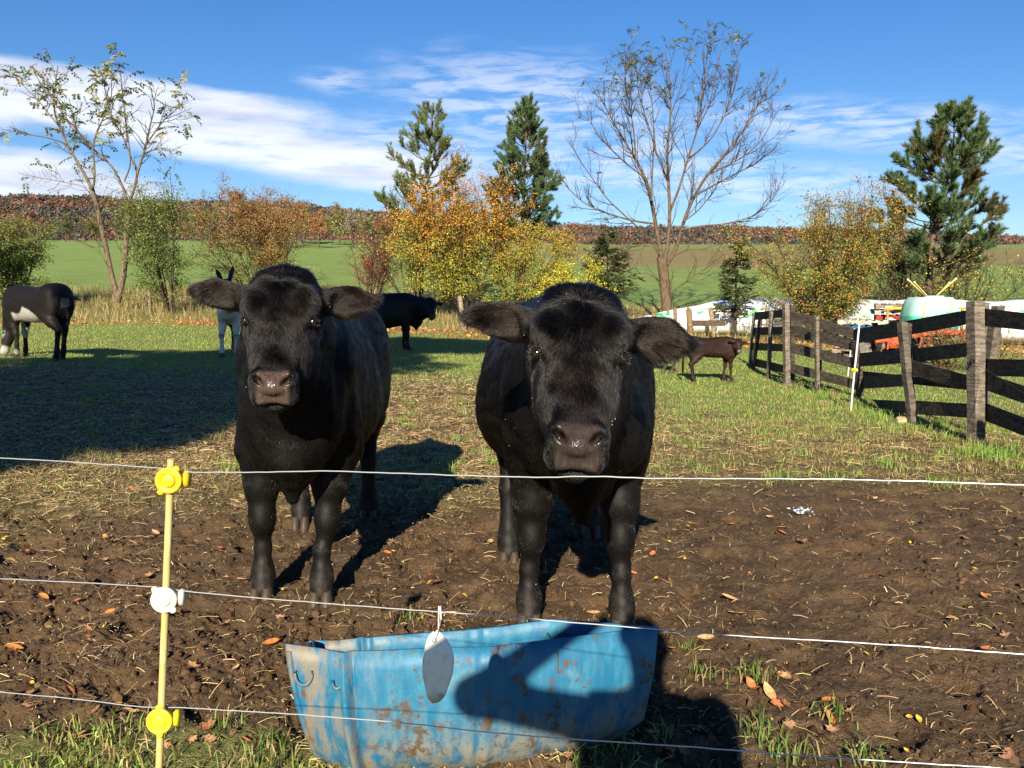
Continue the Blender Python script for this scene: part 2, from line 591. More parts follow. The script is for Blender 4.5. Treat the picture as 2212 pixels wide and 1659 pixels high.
# pasture grass
g = MB()
x, y = scatter(350000, 5.6, 33, .66, 1.2)
zz = zones(x, y)
keep = rng.random(len(x)) < np.clip(zz[2] * 1.0 + zz[1] * .10, 0, 1) * (1 - zz[3] * .8) * (.55 + .45 * smooth(-.3, .3, fbm(x * 1.3, y * 1.3, 77, 3)))
x, y = x[keep], y[keep]
dry = rng.random(len(x)) < np.interp(y, [6, 9, 13, 20], [.66, .40, .14, .08]) + .2 * (fbm(x * .8, y * .8, 78, 3) > .1)
col = np.where(dry[:, None], pick(DRY, len(x)), pick(GREENS, len(x)))
hh = rng.uniform(.016, .042, len(x)) * (1 + .9 * smooth(.1, .5, fbm(x * 2.2, y * 2.2, 79, 2)))
V, q, t, cc = blades(x, y, hh, np.interp(y, [6, 30], [.0022, .008]), col, .9)
b0 = g.n
g.add(V, q, cc); g.q[-1] = q + b0; g.t.append(t + b0)
# tufts standing out of the grass and straw, the taller ones round the fence posts
tx, ty = scatter(520, 5.5, 17, .62)
tz = zones(tx, ty)
k = (tz[0] < .85)
tx, ty = tx[k], ty[k]
fx = []; fy = []
for (px, py) in [(2105, 965), (2120, 985), (2145, 990), (2085, 985), (1990, 915), (1965, 930), (1935, 930), (1838, 893), (1850, 880), (1900, 905), (1768, 855), (1790, 860), (1700, 838), (2060, 950), (2190, 990)]:
    p = gp(px, py)
    for _ in range(5): fx.append(p.x + rng.normal(0, .12)); fy.append(p.y + rng.normal(0, .12))
tx = np.concatenate([tx, fx]); ty = np.concatenate([ty, fy]); tall = np.concatenate([np.ones(len(tx) - len(fx)), np.full(len(fx), 1.7)])
nb = 26
X = np.repeat(tx, nb) + rng.normal(0, .05, len(tx) * nb); Y = np.repeat(ty, nb) + rng.normal(0, .05, len(tx) * nb)
dr = np.repeat(rng.random(len(tx)) < .3, nb)
col = np.where(dr[:, None], pick(DRY, len(X)), pick(GREENS[:4], len(X)))
V, q, t, cc = blades(X, Y, rng.uniform(.03, .085, len(X)) * np.repeat(tall, nb), .0028, col, .9)
b0 = g.n
g.add(V, q, cc); g.t.append(t + b0)
# the verge in front of the wire
x, y = scatter(36000, 1.45, 2.75, .75, 1)
zz = zones(x, y)
keep = rng.random(len(x)) < np.clip(zz[6] * (smooth(-.25, .25, fbm(x * 3.1, y * 3.1, 88, 3))) * np.interp(x / y, [-.5, .3, .45], [1, .8, .3]), 0, 1)
x, y = x[keep], y[keep]
dry = rng.random(len(x)) < .42
col = np.where(dry[:, None], pick(DRY, len(x)), pick(GREENS, len(x)))
V, q, t, cc = blades(x, y, rng.uniform(.02, .075, len(x)), .0022, col, 1.3)
b0 = g.n
g.add(V, q, cc); g.t.append(t + b0)
# lone tufts in the mud
tp = [gp(a, b) for a, b in [(1640, 1480), (1610, 1470), (1645, 1600), (1680, 1625), (1720, 1640), (1630, 1590), (880, 1345), (1480, 1400), (1520, 1475), (1905, 1010), (1690, 1000), (1490, 1005), (2050, 985), (620, 1600), (560, 1625), (1800, 1560), (1870, 1655), (480, 1575), (1260, 1650), (1330, 1640), (1420, 1610)]]
X = np.concatenate([p.x + rng.normal(0, .03, 38) for p in tp]); Y = np.concatenate([p.y + rng.normal(0, .03, 38) for p in tp])
dr = rng.random(len(X)) < .3
col = np.where(dr[:, None], pick(DRY, len(X)), pick([(.12, .21, .04), (.16, .25, .06), (.10, .17, .03)], len(X)))
V, q, t, cc = blades(X, Y, rng.uniform(.02, .075, len(X)), .0022, col, 1.2)
b0 = g.n
g.add(V, q, cc); g.t.append(t + b0)
tag(g.build('grass', M_GRASS), 'short pasture grass and ragged tufts growing over the paddock', 'grass', kind='stuff')

# tall dry growth along the far fence line
g = MB()
x = rng.uniform(-34, 30, 90000); y = rng.uniform(24, 46, 90000)
zz = zones(x, y)
dens = zz[4] * np.interp(x, [-30, -6, 4, 12], [1, 1, .6, .45])
keep = rng.random(len(x)) < dens
x, y = x[keep], y[keep]
green = rng.random(len(x)) < .28 + .25 * (fbm(x * .3, y * .3, 90, 2) > 0)
col = np.where(green[:, None], pick([(.11, .15, .035), (.09, .13, .03), (.17, .17, .05)], len(x)), pick([(.40, .29, .13), (.34, .22, .09), (.28, .17, .07), (.5, .4, .2)], len(x)))
V, q, t, cc = blades(x, y, rng.uniform(.08, .50, len(x)) * np.interp(x, [-20, 0, 10], [1, .8, .5]), .0075, col, .7)
g.add(V, q, cc); g.t.append(t)
tag(g.build('weeds', M_GRASS), 'tall dry weeds and seeding grass along the far fence line', 'weeds', kind='stuff')

# carpet of orange leaves under the trees
n = 26000
x = rng.uniform(-26, 24, n); y = rng.uniform(22, 33, n)
zz = zones(x, y); keep = rng.random(n) < zz[3] * .9 + zz[4] * .04
x, y = x[keep], y[keep]; n = len(x)
g = MB()
P = np.stack([x, y, full_z(x, y) + rng.uniform(.005, .07, n)], -1)
D = rng.normal(size=(n, 3)); D[:, 2] *= .35
g.leaves(P, D, rng.uniform(.06, .13, n), .035, pick([(.52, .20, .07), (.42, .15, .05), (.60, .30, .12), (.33, .13, .05), (.5, .33, .12)], n))
tag(g.build('leaf_litter', M_LEAF), 'carpet of orange fallen leaves below the tree row', 'leaf litter', kind='stuff')

# straw and hay trodden into the ground
g = MB()
x1, y1 = scatter(150000, 1.5, 14, .66, 1.1)
zz = zones(x1, y1)
keep = rng.random(len(x1)) < np.clip(zz[1] * 1.0 + zz[0] * (.16 + .30 * smooth(.0, .45, fbm(x1 * 1.5, y1 * 1.5, 99, 3))) + zz[6] * .04, 0, 1) * np.where(zz[0] > .7, np.interp(x1, [-1, 1.5], [1, .6]), 1)
x2, y2 = scatter(240000, 4.6, 14.5, .66, 1.0)
z2 = zones(x2, y2)
k2 = rng.random(len(x2)) < z2[1] * (.35 + .65 * smooth(-.25, .25, fbm(x2 * 2.1, y2 * 2.1, 98, 3))) * np.interp(x2, [-1, 2], [1, .45])
x = np.concatenate([x1[keep], x2[k2]]); y = np.concatenate([y1[keep], y2[k2]]); n = len(x)
L = (.012 + .095 * rng.random(n) ** 2.6) * np.where(y < 5, .8, 1.1); th = rng.uniform(0, math.pi, n)
D = np.stack([np.cos(th), np.sin(th), rng.normal(0, .22, n)], -1)
P = np.stack([x, y, full_z(x, y) + .006 + .02 * rng.random(n) ** 3], -1)
A = np.stack([-np.sin(th), np.cos(th), rng.normal(0, .5, n)], -1); A /= np.linalg.norm(A, axis=1, keepdims=True)
bend = np.stack([-np.sin(th), np.cos(th), np.zeros(n)], -1) * (rng.normal(0, .035, n) * L)[:, None]
wd = (np.interp(y, [1.5, 12], [.0008, .0026]) * rng.uniform(.6, 1.5, n))[:, None]
e0 = P - D * L[:, None] / 2; e1 = P + D * L[:, None] / 2; mm = P + bend + np.array([0, 0, .004])
V = np.stack([e0 - A * wd, e0 + A * wd, mm + A * wd, mm - A * wd, e1 + A * wd, e1 - A * wd], 1).reshape(-1, 3)
kk = np.arange(n)[:, None] * 6
col = pick([(.40, .28, .125), (.48, .35, .165), (.30, .20, .085), (.20, .13, .06), (.54, .42, .22)], n, .2)
g.add(V, np.vstack([kk + [[0, 1, 2, 3]], kk + [[3, 2, 4, 5]]]), np.repeat(col, 6, axis=0))
tag(g.build('straw', M_COL), 'loose straw and hay trodden into the mud', 'straw', kind='stuff')

# crumbs and clods of earth
ico = None


def ico_sphere(sub):
    me = bpy.data.meshes.new('tmp'); import bmesh
    bm = bmesh.new(); bmesh.ops.create_icosphere(bm, subdivisions=sub, radius=1.0); bm.to_mesh(me); bm.free()
    v = np.array([tuple(p.co) for p in me.vertices]); f = np.array([tuple(p.vertices) for p in me.polygons]); bpy.data.meshes.remove(me)
    return v, f


iv, if_ = ico_sphere(1)
x, y = scatter(42000, 1.7, 7.0, .64, 1.2)
zz = zones(x, y); keep = rng.random(len(x)) < zz[0] * (.25 + .75 * smooth(-.2, .3, fbm(x * 1.2, y * 1.2, 31, 3))) * np.where(x > .6, .55, 1)
x, y = x[keep], y[keep]; n = len(x)
sz = .003 + .012 * rng.random(n) ** 3.6
P = np.stack([x, y, full_z(x, y) + sz * .3], -1)
V = iv[None] * sz[:, None, None] * rng.uniform(.7, 1.35, (n, 1, 3)) * (1 + rng.normal(0, .26, (n, len(iv), 1))) + P[:, None]
fq = (if_[None] + (np.arange(n) * len(iv))[:, None, None]).reshape(-1, 3)
g = MB(); g.add(V.reshape(-1, 3), fq, np.repeat(pick([(.048, .028, .015), (.062, .037, .020), (.078, .047, .025), (.095, .06, .034)], n, .2), len(iv), axis=0))
tag(g.build('mud_clods', material('earth_clod', rough=.95, spec=.1, fn=f_col), smooth_=False), 'loose crumbs and clods of brown earth on the mud', 'mud clods', kind='stuff')


# fallen leaves one can count on the mud: each its own object
def leaf_mesh(L, W, curl, col, lobed=False):
    m_ = 9; g = MB(); s = np.linspace(0, 1, m_)
    wid = W * np.sin(math.pi * s ** .85) ** .8
    if lobed: wid = wid * (1 + .35 * np.sin(s * 19))
    V = []
    for a, b_ in zip(s, wid):
        zc = curl * L * (4 * (a - .5) ** 2 - .3)
        V += [(-b_, a * L - L / 2, zc + b_ * .5), (0, a * L - L / 2, zc), (b_, a * L - L / 2, zc + b_ * .45)]
    f = []
    for r_ in range(m_ - 1):
        for c_ in range(2):
            k = r_ * 3 + c_; f.append((k, k + 1, k + 4, k + 3))
    g.add(np.array(V), f, col)
    g.tube([(0, -L / 2, curl * L * .7), (.003, -L * .68, curl * L * .9)], .0008, 4, (.3, .16, .07))
    return mesh_np('fallen_leaf', np.vstack(g.v), np.vstack(g.q), np.vstack(g.t) if g.t else None, np.vstack(g.c))


def f_fallen(nt, b):
    f_col(nt, b)
    n_ = nt.noise(objco(nt), 60, 4)
    nt.put(b.inputs['Base Color'], nt.mix(nt.ramp(n_, .45, .7), nt.attr('Col'), nt.mix(1.0, nt.attr('Col'), (.55, .42, .35), 'MULTIPLY')))


M_FALLEN = material('dry_leaf', rough=.6, spec=.3, fn=f_fallen)
KINDS = {
    'orange': [leaf_mesh(.085, .021, .10, (.55, .20, .05)), leaf_mesh(.075, .024, .2, (.48, .17, .06))],
    'tan': [leaf_mesh(.095, .022, .12, (.55, .34, .15)), leaf_mesh(.08, .026, .25, (.42, .25, .12), True)],
    'yellow': [leaf_mesh(.040, .012, .05, (.72, .48, .04)), leaf_mesh(.034, .012, .12, (.66, .40, .04))],
    'brown': [leaf_mesh(.08, .026, .22, (.26, .12, .06), True), leaf_mesh(.09, .028, .3, (.34, .19, .11), True)]}
for v_ in KINDS.values():
    for me in v_: me.materials.append(M_FALLEN)
HAND = [('tan', 418, 1460, .9), ('orange', 376, 1330, .6), ('brown', 455, 1600, 1.3), ('brown', 300, 1640, -.9), ('yellow', 205, 1265, .2), ('yellow', 85, 1375, .7),
        ('orange', 585, 1403, 2.1), ('yellow', 225, 1378, 0), ('orange', 170, 1310, 1.0), ('orange', 930, 1250, 1.9), ('yellow', 905, 1352, 0), ('tan', 412, 1605, -.4),
        ('orange', 1790, 1532, -1.1), ('tan', 1695, 1480, .5), ('brown', 1740, 1560, .2), ('orange', 1632, 1515, -.7), ('tan', 1840, 1555, 1.4), ('brown', 1700, 1595, 1.9), ('orange', 1690, 1157, 1.2), ('tan', 1495, 1132, 1.0),
        ('yellow', 1418, 1258, .3), ('yellow', 1745, 1308, .1), ('orange', 1885, 1240, .3), ('yellow', 2005, 1432, .5), ('orange', 2125, 1298, 0), ('yellow', 2160, 1325, .2), ('tan', 2165, 1155, 1.5),
        ('tan', 1590, 1335, 1.2), ('yellow', 1983, 1570, 0), ('yellow', 2085, 1620, .3), ('brown', 1800, 1600, .8), ('orange', 1620, 1500, .4), ('yellow', 1870, 1430, .4), ('tan', 2170, 1395, 1.5), ('tan', 1660, 1525, .2),
        ('brown', 1030, 1640, .4), ('brown', 1320, 1610, 1.4), ('orange', 1440, 1640, .5), ('yellow', 1350, 1590, .5), ('orange', 150, 1500, .9), ('tan', 60, 1540, 1.4), ('yellow', 70, 1490, 1.3),
        ('orange', 40, 1165, .5), ('yellow', 240, 1180, .1), ('orange', 285, 1062, 1), ('tan', 300, 1300, .8), ('yellow', 600, 1330, .1)]
cnt = {'orange': 'curled orange', 'tan': 'pale tan', 'yellow': 'small yellow', 'brown': 'withered brown'}
ll = list(HAND)
for k in range(110):
    px, py = rng.uniform(0, 2212), rng.uniform(1080, 1655)
    ll.append((['orange', 'tan', 'yellow', 'brown', 'yellow'][k % 5], px, py, rng.uniform(-2, 2)))
for kd, px, py, rz in ll:
    p = gp(px, py)
    o = bpy.data.objects.new('fallen_leaf', KINDS[kd][int(rng.integers(0, 2))])
    C.objects.link(o)
    zc = float(full_z(np.array([p.x, p.x + .02, p.x - .02, p.x]), np.array([p.y, p.y, p.y, p.y + .02])).max())
    o.location = (p.x, p.y, zc + .012)
    o.rotation_euler = (rng.normal(0, .3), rng.normal(0, .3), rz)
    s_ = rng.uniform(.42, .78); o.scale = (s_, s_, s_)
    tag(o, cnt[kd] + ' leaf fallen on the bare ground', 'fallen leaf', cnt[kd] + ' leaves on the ground')
# ================================================================== ANIMALS (one continuous skin each, blended from soft volumes)
class Field:
    def __init__(self, lo, hi, h):
        self.lo = np.array(lo, float); self.h = h
        self.n = np.ceil((np.array(hi) - self.lo) / h).astype(int) + 1
        self.D = np.full(self.n, 1.0, np.float32)

    def _sub(self, lo, hi, pad):
        a = np.clip(np.floor((np.array(lo) - pad - self.lo) / self.h).astype(int), 0, self.n - 1)
        b = np.clip(np.ceil((np.array(hi) + pad - self.lo) / self.h).astype(int) + 1, a + 1, self.n)
        s = tuple(slice(a[k], b[k]) for k in range(3))
        ax = [self.lo[k] + self.h * np.arange(a[k], b[k]) for k in range(3)]
        return s, ax[0][:, None, None], ax[1][None, :, None], ax[2][None, None, :]

    def merge(self, s, d, k, op='add'):
        A = self.D[s]; d = d.astype(np.float32)
        if op == 'add':
            h = np.maximum(k - np.abs(A - d), 0) / k
            self.D[s] = np.minimum(A, d) - h * h * k / 4
        else:
            d = -d
            h = np.maximum(k - np.abs(A - d), 0) / k
            self.D[s] = np.maximum(A, d) + h * h * k / 4

    def ell(self, c, r, k=.04, M=None, op='add'):
        """ellipsoid; M's rows are its own axes"""
        c = np.array(c, float); r = np.array(r, float)
        e = np.full(3, r.max()) if M is not None else r
        s, X, Y, Z = self._sub(c - e, c + e, k + .03)
        x, y, z = X - c[0], Y - c[1], Z - c[2]
        if M is not None:
            M = np.array(M); x, y, z = (M[i, 0] * x + M[i, 1] * y + M[i, 2] * z for i in range(3))
        q = np.sqrt((x / r[0]) ** 2 + (y / r[1]) ** 2 + (z / r[2]) ** 2)
        g = np.sqrt((x / r[0] ** 2) ** 2 + (y / r[1] ** 2) ** 2 + (z / r[2] ** 2) ** 2)
        self.merge(s, q * (q - 1) / np.maximum(g, 1e-6), k, op)

    def cone(self, a, b, ra, rb, k=.04, op='add'):
        a = np.array(a, float); b = np.array(b, float); m_ = max(ra, rb)
        s, X, Y, Z = self._sub(np.minimum(a, b) - m_, np.maximum(a, b) + m_, k + .03)
        d = b - a; L2 = (d * d).sum()
        t = np.clip(((X - a[0]) * d[0] + (Y - a[1]) * d[1] + (Z - a[2]) * d[2]) / L2, 0, 1)
        q = np.sqrt((X - a[0] - t * d[0]) ** 2 + (Y - a[1] - t * d[1]) ** 2 + (Z - a[2] - t * d[2]) ** 2) - (ra + (rb - ra) * t)
        self.merge(s, q, k, op)

    def chain(self, pts, k=.03):
        for (p, r), (q, r2) in zip(pts[:-1], pts[1:]):
            self.cone(p, q, r, r2, k)

    def loft(self, P, U, A, V, st, hw, top, bot, p=2.3, k=.05, xs=None, pear=0.0):
        """soft body along axis U from P: half width, upper and lower outline by station"""
        P = np.array(P, float); U, A, V = (np.array(q, float) for q in (U, A, V))
        pts = [P + U * s_ + A * sg * w_ + V * v_ for s_, w_, t_, b_ in zip(st, hw, top, bot) for sg in (-1, 1) for v_ in (t_, b_)]
        s, X, Y, Z = self._sub(np.min(pts, 0), np.max(pts, 0), k + .04)
        x, y, z = X - P[0], Y - P[1], Z - P[2]
        u = U[0] * x + U[1] * y + U[2] * z; a = A[0] * x + A[1] * y + A[2] * z; v = V[0] * x + V[1] * y + V[2] * z

        def cub(vals):
            uu = np.linspace(st[0], st[-1], 160); lin = np.interp(uu, st, vals)
            ker = np.hanning(19); ker /= ker.sum()
            sm = np.convolve(np.pad(lin, 9, mode='edge'), ker, mode='valid')
            return np.interp(u, uu, sm)
        W = cub(hw); T = cub(top); B = cub(bot)
        if xs is not None: a = a - cub(xs)
        Hh = (T - B) / 2; c = (T + B) / 2
        if pear: W = W * (1 - pear * np.clip((v - c) / Hh, -1, 1))
        q = (np.abs(a / W) ** p + np.abs((v - c) / Hh) ** p) ** (1 / p)
        d = (q - 1) * np.minimum(W, Hh)
        d = np.maximum(d, np.maximum(st[0] - u, u - st[-1]))
        self.merge(s, d, k)

    def mesh(self):
        """surface nets"""
        D = self.D; n = np.array(D.shape); ins = D < 0
        cnt = np.zeros(n - 1, np.int8)
        for a in (0, 1):
            for b in (0, 1):
                for c in (0, 1):
                    cnt += ins[a:n[0] - 1 + a, b:n[1] - 1 + b, c:n[2] - 1 + c]
        act = np.argwhere((cnt > 0) & (cnt < 8))
        idx = np.full(n - 1, -1, np.int32); idx[tuple(act.T)] = np.arange(len(act))
        acc = np.zeros((len(act), 3)); num = np.zeros(len(act))
        cor = [(a, b, c) for a in (0, 1) for b in (0, 1) for c in (0, 1)]
        val = {o: D[act[:, 0] + o[0], act[:, 1] + o[1], act[:, 2] + o[2]] for o in cor}
        for o in cor:
            for ax in range(3):
                if o[ax] == 0:
                    o2 = list(o); o2[ax] = 1; o2 = tuple(o2)
                    a, b = val[o], val[o2]; m_ = (a < 0) != (b < 0)
                    t = a[m_] / (a[m_] - b[m_])
                    p = np.tile(np.array(o, float), (m_.sum(), 1)); p[:, ax] = t
                    acc[m_] += p; num[m_] += 1
        v = (act + acc / num[:, None]) * self.h + self.lo
        quads = []
        for ax in range(3):
            b, c = [(1, 2), (2, 0), (0, 1)][ax]
            sl0 = [slice(None)] * 3; sl1 = [slice(None)] * 3
            sl0[ax] = slice(0, n[ax] - 1); sl1[ax] = slice(1, n[ax])
            A, B = ins[tuple(sl0)], ins[tuple(sl1)]
            e = np.argwhere(A != B); e = e[(e[:, b] > 0) & (e[:, c] > 0) & (e[:, b] < n[b] - 1) & (e[:, c] < n[c] - 1)]
            flip = ~A[tuple(e.T)]
            q = []
            for ob, oc in ((-1, -1), (0, -1), (0, 0), (-1, 0)):
                g_ = e.copy(); g_[:, b] += ob; g_[:, c] += oc; q.append(idx[tuple(g_.T)])
            q = np.stack(q, -1); q[flip] = q[flip][:, ::-1]
            quads.append(q)
        q = np.vstack(quads)
        return v, q[(q >= 0).all(1)]


def frame_from(U, lateral):
    U = np.array(U, float); U /= np.linalg.norm(U)
    A = np.array(lateral, float); A -= U * (A @ U); A /= np.linalg.norm(A)
    return U, A, np.cross(U, A)


def f_hide(nt, b):
    """short coat or bare skin: colour, and wetness of the nose, come with the skin"""
    c = nt.attr('Col'); wet = nt.attr('Col', 'Alpha')
    co = objco(nt)
    n_ = nt.noise(nt.scaled(co, (30, 30, 8)), 4, 4, .6)
    nt.put(b.inputs['Base Color'], nt.mix(nt.ramp(n_, .35, .7), nt.mix(1.0, c, (.6, .6, .6), 'MULTIPLY'), c))
    nt.put(b.inputs['Roughness'], nt.m('MULTIPLY_ADD', wet, -.37, .58))
    b.inputs['Specular IOR Level'].default_value = .22
    v_ = nt.n('ShaderNodeTexVoronoi'); v_.inputs['Scale'].default_value = 170; nt.put(v_.inputs['Vector'], co)
    h = nt.mix(wet, nt.noise(co, 120, 3), v_.outputs['Distance'])
    bump(nt, b, h, .003, .32)


M_HIDE = material('hide', fn=f_hide)


def f_fur(nt, b):
    c = nt.attr('fur')
    nt.t.nodes.remove(b)
    h = nt.n('ShaderNodeBsdfHairPrincipled')
    try:
        h.parametrization = 'COLOR'
    except Exception:
        pass
    nt.put(h.inputs['Color'], c)
    h.inputs['IOR'].default_value = 1.36
    h.inputs['Roughness'].default_value = .32
    h.inputs['Radial Roughness'].default_value = .45
    h.inputs['Random Roughness'].default_value = .3
    nt.t.links.new(h.outputs[0], nt.t.nodes['Material Output'].inputs[0])


M_FUR = bpy.data.materials.new('fur'); M_FUR.use_nodes = True
f_fur(NT(M_FUR.node_tree), M_FUR.node_tree.nodes['Principled BSDF'])
M_EYE = material('eye', (.008, .006, .005), .08, .6)
M_HOOF = material('hoof', (.060, .043, .030), .55, .3)


def skin_object(name, v, q, col, wet, parent):
    me = mesh_np(name, v, q, None, col)
    a = me.color_attributes['Col']
    c = np.ones((len(v), 4), np.float32); c[:, :3] = col; c[:, 3] = wet
    a.data.foreach_set('color', c.ravel())
    return link(name, me, M_HIDE, parent)


def normals_of(v, q):
    n_ = np.cross(v[q[:, 2]] - v[q[:, 0]], v[q[:, 3]] - v[q[:, 1]])
    ar = np.linalg.norm(n_, axis=1) / 2
    vn = np.zeros_like(v)
    for k in range(4): np.add.at(vn, q[:, k], n_)
    vn /= np.maximum(np.linalg.norm(vn, axis=1, keepdims=True), 1e-12)
    return vn, ar


def fur(parent, v, q, count, dens, length, flow, colour, radius=.0011, curl=.25, seed=1, pts=5, name='fur'):
    """hairs rooted over a skin: dens, length, flow and colour are functions of root position and normal"""
    r_ = np.random.default_rng(seed)
    vn, ar = normals_of(v, q)
    fc = v[q].mean(1); fn_ = vn[q].mean(1)
    wgt = ar * dens(fc, fn_)
    f = r_.choice(len(q), count, p=wgt / wgt.sum())
    a = r_.random((count, 1)); b = r_.random((count, 1))
    W = [(1 - a) * (1 - b), a * (1 - b), a * b, (1 - a) * b]
    P = sum(w_ * v[q[f, k]] for k, w_ in enumerate(W)); N = sum(w_ * vn[q[f, k]] for k, w_ in enumerate(W))
    N /= np.maximum(np.linalg.norm(N, axis=1, keepdims=True), 1e-9)
    L = length(P, N) * r_.uniform(.6, 1.2, count)
    D, lift = flow(P, N)
    D = D - N * (D * N).sum(1, keepdims=True); D /= np.maximum(np.linalg.norm(D, axis=1, keepdims=True), 1e-9)
    # locks lie together: a slowly varying swirl plus a little disorder
    sw = np.stack([perlin(P[:, 0] * 22 + P[:, 1] * 9, P[:, 2] * 22, seed), perlin(P[:, 1] * 22, P[:, 2] * 22 + P[:, 0] * 9, seed + 1), perlin(P[:, 0] * 22, P[:, 1] * 22 + P[:, 2] * 13, seed + 2)], -1)
    D = D + sw * curl * 1.7 + r_.normal(0, curl * .38, D.shape)
    D /= np.maximum(np.linalg.norm(D, axis=1, keepdims=True), 1e-9)
    lift = np.broadcast_to(lift, (count,))[:, None]
    t = np.linspace(0, 1, pts)
    G = np.array([0, 0, -1.0])
    X = [P - N * .001]
    for k in range(1, pts):
        s_ = t[k]
        step = N * lift * (1 - s_ * .9) + D * (.45 + .55 * s_) + G * .18 * s_
        step /= np.linalg.norm(step, axis=1, keepdims=True)
        X.append(X[-1] + step * (L / (pts - 1))[:, None])
    X = np.stack(X, 1)
    hc = bpy.data.hair_curves.new(name)
    hc.add_curves([pts] * count)
    hc.points.foreach_set('position', np.ascontiguousarray(X, np.float32).ravel())
    ra = hc.attributes.get('radius') or hc.attributes.new('radius', 'FLOAT', 'POINT')
    taper = np.interp(t, [0, .5, 1], [1, .8, .15])
    ra.data.foreach_set('value', (np.tile(taper, count) * np.repeat(radius * (.7 + .6 * r_.random(count)), pts)).astype(np.float32))
    ca = hc.attributes.new('fur', 'FLOAT_COLOR', 'CURVE')
    cc = np.ones((count, 4), np.float32)
    cc[:, :3] = (sum(w_ * colour[q[f, k]] for k, w_ in enumerate(W)) if isinstance(colour, np.ndarray) else colour(P, N)) * r_.uniform(.7, 1.3, (count, 1))
    ca.data.foreach_set('color', cc.ravel())
    o = bpy.data.objects.new(name, hc); C.objects.link(o); hc.materials.append(M_FUR); o.parent = parent
    return o


def short_coat(parent, v, q, col, n, L, seed):
    def flow(p, nn):
        leg = (1 - smooth(.45, .65, p[:, 2]))[:, None]
        return np.array([0, .8, -.5]) * (1 - leg) + np.array([0, .1, -1.0]) * leg, .22
    fur(parent, v, q, n, lambda p, nn: np.ones(len(p)), lambda p, nn: np.full(len(p), L), flow, col, radius=.0016, curl=.25, seed=seed, pts=4)


def head_parts(f, P, U, A, V, sc, ears, es=1.0, SU=.89):
    """cattle head: P poll, U down the face, A lateral (to the viewer's right), V outwards from the face"""
    P = np.array(P, float)
    L = lambda u, a, v: P + (U * u * SU + A * a + V * v) * sc
    st = SU * np.array([-.045, -.02, .03, .08, .15, .21, .27, .33, .39, .44, .48, .52, .55]) * sc
    hw = np.array([.060, .088, .106, .116, .122, .122, .102, .084, .071, .066, .073, .069, .046]) * sc
    tp = np.array([-.04, .000, .035, .05, .052, .048, .044, .040, .036, .034, .030, .012, -.03]) * sc
    bt = np.array([-.06, -.11, -.15, -.17, -.19, -.20, -.20, -.185, -.155, -.125, -.105, -.095, -.075]) * sc
    f.loft(P, U, A, V, st, hw, tp, bt, 2.35, .03 * sc)
    f.ell(L(-.006, 0, -.035), np.array([.078, .03, .055]) * sc, .05 * sc, [A, U, V])          # poll
    for s in (-1, 1):
        f.ell(L(.150, s * .090, .014), np.array([.036, .066, .036]) * sc, .035 * sc, [A, U, V])      # brow
        f.ell(L(.29, s * .070, -.10), np.array([.03, .09, .075]) * sc, .04 * sc, [A, U, V])        # cheek
        f.ell(L(.476, s * .055, .006), np.array([.026, .036, .032]) * sc, .02 * sc, [A, U, V])     # wing of the nostril
        f.ell(L(.515, s * .050, -.035), np.array([.029, .034, .038]) * sc, .025 * sc, [A, U, V])    # upper lip
    f.ell(L(.498, 0, .012), np.array([.048, .038, .026]) * sc, .02 * sc, [A, U, V])                # nose pad
    f.ell(L(.520, 0, -.085), np.array([.044, .040, .030]) * sc, .015 * sc, [A, U, V])              # chin
    for s in (-1, 1):
        f.ell(L(.212, s * .124, -.006), np.array([.019, .026, .017]) * sc, .012 * sc, [A, U, V], 'cut')     # eye socket
        T1 = (A * s * .55 + U * -.55 + V * .0); T1 /= np.linalg.norm(T1)
        T2 = np.cross(T1, V); T2 /= np.linalg.norm(T2)
        f.ell(L(.490, s * .045, .034), np.array([.027, .0095, .032]) * sc, .006 * sc, [T1, T2, np.cross(T1, T2)], 'cut')   # nostril
    f.ell(L(.543, 0, -.058), np.array([.062, .05, .0055]) * sc, .01 * sc, [A, U, V], 'cut')        # mouth
    out = []
    for s, (ex, ey, ez), tw in ears:
        # ear: root, direction in (lateral, up, out), opening turned by tw
        E = A * s * ex - U * ey + V * ez; E = E / np.linalg.norm(E)
        O = V * math.cos(tw) + U * math.sin(tw); O = O - E * (O @ E); O /= np.linalg.norm(O)
        Wd = np.cross(E, O)
        r0 = L(.075, s * .105, -.07)
        f.cone(r0, r0 + E * .06 * sc * es, .042 * sc, .036 * sc, .03 * sc)
        f.ell(r0 + E * .105 * sc * es, np.array([.075, .050, .019]) * sc * es, .03 * sc, [E, Wd, O])
        f.cone(r0 + E * .14 * sc * es, r0 + E * .195 * sc * es, .024 * sc, .008 * sc, .03 * sc)
        f.ell(r0 + E * .11 * sc * es + O * .022 * sc * es, np.array([.066, .038, .024]) * sc * es, .012 * sc, [E, Wd, O], 'cut')
        out.append((r0, E, Wd, O))
    return L, out


